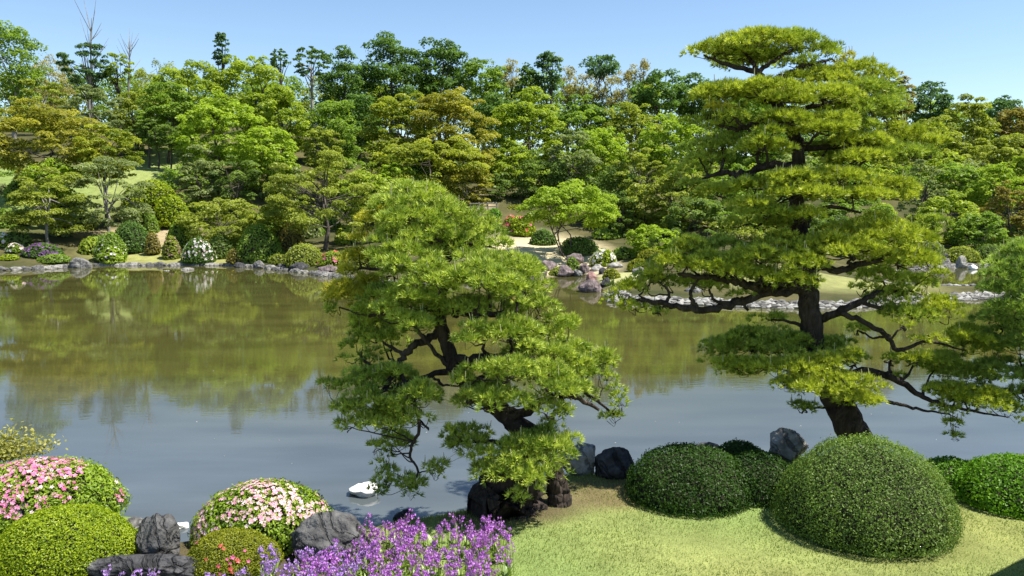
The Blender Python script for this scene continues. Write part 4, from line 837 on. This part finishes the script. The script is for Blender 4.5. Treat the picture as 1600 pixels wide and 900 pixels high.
shrub(85, 397, 418, 24, 52, 'green', 'low green shrub in front of the purple flowered shrub')
shrub(172, 364, 392, 24, 54, 'green', 'green shrub with white flowers below the grey green pine', fl=fC, nfl=12)
shrub(205, 345, 385, 30, 56.5, 'dark', 'dark rounded shrub under the grey green pine')
shrub(176, 382, 398, 20, 53.5, 'lime', 'low bright shrub with white flowers on the shore lawn', fl=fC, nfl=12)
shrub(230, 330, 352, 18, 60, 'green', 'green shrub between clipped mound and sandy slope')
shrub(345, 365, 402, 22, 55, 'shade', 'dark shrub right of the white rhododendron')
shrub(408, 352, 414, 33, 53.2, 'green', 'big dark green rounded shrub at the left shore water edge', lump=.14)
shrub(375, 388, 414, 22, 53, 'brown', 'brownish low shrub left of the big dark green one')
shrub(436, 396, 420, 16, 51.5, 'olive', 'low olive shrub on the rocks right of the big dark green one')
shrub(476, 382, 424, 30, 50, 'olive', 'olive shrub on the rocks under the wide dark branched tree', lump=.13)
shrub(455, 345, 385, 20, 55, 'brown', 'brown twiggy shrub under the wide dark branched tree')
shrub(520, 392, 424, 22, 49, 'ygreen', 'yellow green shrub with pink blooms beside the lower pine', fl=fR, nfl=14)
shrub(555, 395, 432, 26, 48, 'olive', 'olive shrub at the water behind the left of the lower pine')
shrub(610, 395, 436, 34, 47.5, 'green', 'green shrub at the water behind the lower pine')
shrub(690, 395, 438, 40, 47.5, 'green', 'green shrub hidden behind the middle of the lower pine')
shrub(772, 325, 342, 12, 63, 'holly', 'small clipped bush beside the low fence', 'clipped_bush', lump=.04)
shrub(805, 320, 340, 20, 66, 'boxolive', 'olive clipped hedge behind the red azalea', 'clipped_bush', lump=.05)
shrub(775, 346, 362, 9, 60, 'holly', 'tiny green ball bush left of the red azalea', 'clipped_bush', lump=.04)
shrub(798, 337, 361, 14, 60, 'azalea', 'red flowering azalea at the top of the cove lawn', 'azalea_bush', fR, 70, cat='azalea')
shrub(815, 335, 362, 22, 59.5, 'boxlime', 'lime azalea mound with few flowers right of the red azalea', 'azalea_bush', fR, 12, cat='azalea')
shrub(848, 358, 376, 21, 56, 'dark', 'dark shaded bush left of the bright maple stems', lump=.14)
shrub(905, 370, 400, 32, 52.5, 'dark', 'dark green low bush under the bright maple')
shrub(943, 387, 415, 21, 49, 'boxlime', 'lime bush dotted with white flowers above the cove rocks', 'azalea_bush', fC, 60, cat='azalea')
shrub(895, 401, 423, 11, 47.6, 'green', 'small leafy green bush among the cove rocks', lump=.15)
shrub(870, 418, 433, 12, 45.6, 'olive', 'dry olive tuft between two cove rocks', lump=.15)
shrub(975, 385, 412, 22, 50.5, 'green', 'loose green shrub right of the lime bush with white flowers', lump=.15)
shrub(1020, 388, 412, 24, 48, 'boxolive', 'olive clipped mound, farthest of three on the promontory', 'clipped_bush', lump=.04)
shrub(998, 403, 426, 18, 45, 'boxolive', 'olive clipped mound, middle one of three on the promontory', 'clipped_bush', lump=.04)
shrub(955, 419, 438, 14, 42.5, 'boxolive', 'olive clipped ball, nearest of three on the promontory', 'clipped_bush', lump=.04)
for (x, tp, bt, hw_, yy, cl, lb) in [(1445, 372, 415, 30, 54.5, 'grey', 'grey green low shrub on the far right shore'), (1500, 385, 420, 30, 53.5, 'olive', 'olive layered shrub above the pointed rock'),
        (1550, 380, 418, 30, 54, 'shade', 'dark shrub right of the pointed rock'), (1590, 370, 415, 26, 55, 'green', 'green shrub at the far right shore beside the soft pine'), (1100, 395, 440, 40, 46, 'green', 'green shrub behind the left pads of the tall pine'), (1180, 395, 440, 40, 47, 'shade', 'dark shrub behind the trunk pads of the tall pine'), (1400, 385, 420, 30, 52, 'green', 'green shrub behind the right pads of the tall pine')]:
    shrub(x, tp, bt, hw_, yy, cl, lb, lump=.14)

r = np.random.default_rng(71)
for i in range(64):
    x = r.uniform(285, 720) if i < 26 else (r.uniform(900, 1600) if i < 54 else r.uniform(-20, 200)); Yb = r.uniform(55.5, 68); bz = Hp(at(x, 380, Yb)[0], Yb)
    by_ = HOR + (CAM_H - bz) / Yb * F; hh = r.uniform(16, 34)
    if 735 < x < 905: continue
    shrub(x, by_ - hh, by_ + 2, r.uniform(14, 26), Yb, ['green', 'olive', 'ygreen', 'green', 'grey'][i % 5], 'leafy undergrowth shrub between the trees of the far bank', 'undergrowth_shrub', lump=.16, group='undergrowth shrubs on the far bank', leaf=.0034 * Yb)

# ------------------------------------------------------------------ far rocks
FR = [(120, 402, 422, 18, 'grey', 'pale rounded boulder at the left shore right of the purple shrub', 51), (8, 410, 425, 14, 'dark', 'dark rock at the left edge of the far shore', 52), (32, 415, 425, 14, 'pale', 'low pale rock left of the purple shrub', 52.3),
 (290, 418, 426, 10, 'pale', 'pale rock in the water below the white rhododendron', 49.5), (258, 422, 426, 7, 'pale', 'tiny pale stone in the water left of the pale rock', 49), (404, 407, 423, 11, 'grey', 'grey rock at the foot of the big dark green shrub', 50.8), (374, 410, 421, 11, 'dark', 'dark low rock left of the big dark green shrub', 51.5),
 (440, 412, 424, 14, 'dark', 'dark rock at the water under the low olive shrub', 50), (465, 410, 428, 18, 'dark', 'dark rock group at the water under the olive shrub', 48.5), (510, 414, 433, 19, 'mauve', 'mauve boulder at the water just left of the lower pine', 46.5), (456, 385, 412, 8, 'grey', 'upright stone between shrubs under the wide dark branched tree', 51),
 (842, 416, 434, 14, 'mauve', 'rough mauve rock, leftmost of the cove group', 45), (858, 407, 424, 15, 'mauve', 'mauve rock behind the leftmost cove rock', 46.6), (882, 414, 433, 16, 'mauve', 'dark mauve rock in the middle of the cove group', 45.2), (902, 421, 432, 9, 'grey', 'low grey rock at the water in the cove group', 45.4),
 (900, 396, 412, 15, 'mauve', 'flat topped mauve rock behind the small leafy bush', 48.2), (914, 409, 427, 9, 'mauve', 'squarish mauve rock right of the small leafy bush', 47), (934, 413, 428, 14, 'pale', 'pale low rock right of the cove group', 47), (962, 410, 422, 14, 'pale', 'pale rock below the lime bush with white flowers', 47.2), (942, 418, 432, 8, 'dark', 'dark little rock left of the pale rock below the lime bush', 45.5),
 (925, 424, 440, 9, 'rose', 'rosy rock behind the island rock', 41), (922, 437, 459, 20, 'mauve', 'jagged pale mauve island rock in the cove water', 37.6), (947, 432, 450, 9, 'dark', 'dark rock beneath the nearest olive ball', 39.5), (1000, 415, 432, 12, 'grey', 'grey rock in front of the middle olive mound', 43),
 (1090, 447, 478, 22, 'grey', 'grey boulder behind the long left branch of the tall pine', 35), (1060, 455, 474, 14, 'pale', 'pale rock on the promontory shore behind the long left branch', 35.5), (960, 462, 478, 12, 'pale', 'pale rock at the tip of the promontory under the left pads', 34), (1140, 455, 478, 18, 'pale', 'pale rock on the shore left of the tall pine trunk', 34.6),
 (1475, 402, 419, 16, 'grey', 'rounded grey rock at the far right shore', 51.5), (1504, 399, 420, 9, 'pale', 'pointed pale rock at the far right shore', 51), (1522, 414, 421, 7, 'white', 'white stone in the water beside the pointed rock', 50), (1480, 396, 406, 10, 'dark', 'dark rock behind the rounded grey rock', 53), (1556, 396, 412, 10, 'mauve', 'mauve rock under the dark shrub at the right shore', 53), (1440, 404, 420, 14, 'grey', 'grey rock at the right shore beside the tall pine pads', 51.5)]
for i, (x, tp, bs, hw_, st, lb, Yr) in enumerate(FR):
    rock(x, tp, bs, hw_, lb, st, 300 + i, Y=Yr, z=at(x, bs, Yr)[2], sub=4, cuts=9 if 'pointed' not in lb else 20)
# edging stones along the left shore and the cove
r = np.random.default_rng(33); EM = []
for k in range(5):
    V, Fc = rock_mesh(400 + k, 3, 10); EM.append(mesh_from('edging_stone', [(V, Fc)], STONES['pale' if k % 2 else 'grey']))
def stones_along(pts, n, size, label, group, name='edging_stone'):
    P = np.array([onz(*p)[:2] for p in pts]); sl = np.r_[0, np.cumsum(np.linalg.norm(np.diff(P, axis=0), axis=1))]
    for k in range(n):
        s = sl[-1] * (k + .5 + r.uniform(-.3, .3)) / n; x, y = np.interp(s, sl, P[:, 0]), np.interp(s, sl, P[:, 1]) + r.uniform(-.05, .12)
        o = bpy.data.objects.new(name, EM[r.integers(5)]); COL.objects.link(o); o.location = (x, y, .03)
        w = size * r.uniform(.7, 1.35); o.scale = (w, w * .7, w * r.uniform(.45, .7)); o.rotation_euler[2] = r.uniform(-.3, .3); props(o, label, 'stone', group)
stones_along([(138, 415), (350, 415), (400, 418)], 46, .30, 'small pale edging stone in the low row along the left shore lawn', 'edging stones along the left shore')
stones_along([(-20, 423), (60, 421), (110, 418)], 16, .34, 'small edging stone at the water below the purple flowered shrub', 'edging stones at the far left shore')
stones_along([(420, 420), (510, 431), (560, 440), (620, 446), (700, 446), (780, 440), (830, 433)], 34, .36, 'small edging stone at the water behind the lower pine', 'edging stones behind the lower pine')
stones_along([(1400, 428), (1440, 420), (1500, 418), (1600, 416)], 22, .36, 'small edging stone along the far right shore', 'edging stones along the far right shore')
# pebble beach on the spit
Fp = np.array([onz(*p)[:2] for p in far_px]); a0, a1 = 19, 33
sp = Fp[a0:a1 + 1]; n = 2600; segl = np.linalg.norm(np.diff(sp, axis=0), axis=1); cum = np.r_[0, np.cumsum(segl)]
s = r.uniform(0, cum[-1], n); x = np.interp(s, cum, sp[:, 0]) + r.normal(0, .3, n); y = np.interp(s, cum, sp[:, 1]) + r.normal(0, .4, n)
xr = np.r_[x, r.uniform(17, 24.5, 900)]; yr = np.r_[y, r.uniform(34.5, 40.5, 900)]; pdv = pond_dist(xr, yr); k = (pdv > -.2) & (pdv < .6)
xr, yr, pdv = xr[k], yr[k], pdv[k]; zz = H(xr, yr, pdv); V0, F0 = ICO[2]; V0 = V0[:]; ps = []
bmv, bmf = ico(1); sz = r.uniform(.07, .17, len(xr))
Vp = (bmv[None] * (1 + .18 * r.normal(size=(len(xr), len(bmv), 1))) * np.stack([sz * 1.2, sz, sz * .75], 1)[:, None] + np.stack([xr, yr, zz + sz * .25], 1)[:, None]).reshape(-1, 3)
Fq = (bmf[None] + (np.arange(len(xr)) * len(bmv))[:, None, None]).reshape(-1, 3)
pm = leaf_mat('pebble_stone', (.07, .066, .06), (.34, .33, .30), 0, .01)
pb = obj('pebble_beach', [(Vp, Fq, np.repeat(r.random(len(xr)), len(bmf)))], pm); props(pb, 'pale grey pebbles covering the low spit behind the tall pine', 'pebbles', kind='stuff')

# low fence at the top of the cove lawn
WOODM = rough_mat('pale_wood', (.30, .25, .18), (.48, .42, .33), 5, .3)
def box(c, h):
    c, h = np.array(c, float), np.array(h, float) / 2
    V = np.array([[x, y, z] for x in (-1, 1) for y in (-1, 1) for z in (-1, 1)]) * h + c
    return V, np.array([[0, 1, 3, 2], [4, 6, 7, 5], [0, 4, 5, 1], [2, 3, 7, 6], [0, 2, 6, 4], [1, 5, 7, 3]])
f0 = at(752, 345, 64.5); fx0, fx1 = at(735, 345, 64.5)[0], at(776, 345, 64.5)[0]; fz = Hp(f0[0], 64.5)
ft = thing('low_fence', (f0[0], 64.5, fz), 'low pale wooden fence near the small orange tree', 'fence')
for k in range(4): obj('post', [box((fx0 + (fx1 - fx0) * k / 3, 64.5, fz + .28), (.09, .09, .66))], WOODM, ft)
for zz_ in (.25, .5): obj('rail', [box(((fx0 + fx1) / 2, 64.43, fz + zz_), (fx1 - fx0 + .2, .05, .09))], WOODM, ft)

# overhanging leafy shrub at the left edge
rng = np.random.default_rng(61); b0 = np.array([at(-70, 800, 10.4)[0], 10.4, .45]); t = thing('overhanging_shrub', b0, 'yellow green leafy branch reaching in from the left edge above the pink azalea', 'shrub')
ends = [at(80, 694, 10.3), at(50, 682, 10.4), at(20, 676, 10.5), at(62, 702, 10.2), at(10, 700, 10.3), at(-20, 690, 10.4)]
pp = tube_parts([b0, at(-60, 740, 10.4), at(-30, 722, 10.4)], [.04, .03, .022], 7, 4); lc, ln_ = [], []
for e in ends:
    st_ = at(-30, 722, 10.4); md = (st_ + e) / 2 + np.array([0, 0, -.03]); pp += tube_parts([st_, md, e], [.014, .009, .004], 5, 4, 0, .4, rng)
    P, _ = spline([st_, md, e], [1, 1, 1], 10); P = P[len(P) // 3:]
    k = rng.integers(0, len(P), 330); lc.append(P[k] + rng.normal(0, 1, (330, 3)) * np.array([.09, .09, .055]) + np.array([0, 0, .02]))
lc = np.concatenate(lc); obj('stem', pp, BARK2, t, True)
obj('leaves', [leaf_cards(lc, nrm(rand_dirs(len(lc), rng) + np.array([0, 0, .8])), 0.055, .030, np.clip(rng.normal(.55, .25, len(lc)), 0, 1), rng)], leaf_mat('foliage_young', (.20, .22, .03), (.48, .44, .12), .4), t)

# corner of the garden house whose eave shades the lawn at the lower right (just outside the view)
ROOFM = rough_mat('roof_shingle', (.05, .05, .05), (.13, .13, .13), 9, .4); PLAST = rough_mat('plaster', (.5, .47, .4), (.6, .57, .5), 3, .1)
hc = np.array([9.75, 6.0, .5]); ht = thing('garden_house', hc, 'corner of a low garden house with deep eaves beside the lawn', 'house'); ht.rotation_euler[2] = math.radians(33)
def lobj(nm, c, h, m): o = obj(nm, [box(c, h)], m, None, origin=(0, 0, 0)); o.parent = ht; return o
lobj('wall', (.9, -1.1, 1.25), (3.4, 4.4, 2.6), PLAST); lobj('roof', (0, 0, 2.72), (6.2, 6.4, .22), ROOFM)
for sx, sy in ((-2.7, 2.8), (2.7, 2.8)): lobj('post', (sx, sy, 1.24), (.14, .14, 2.72), BARK2)
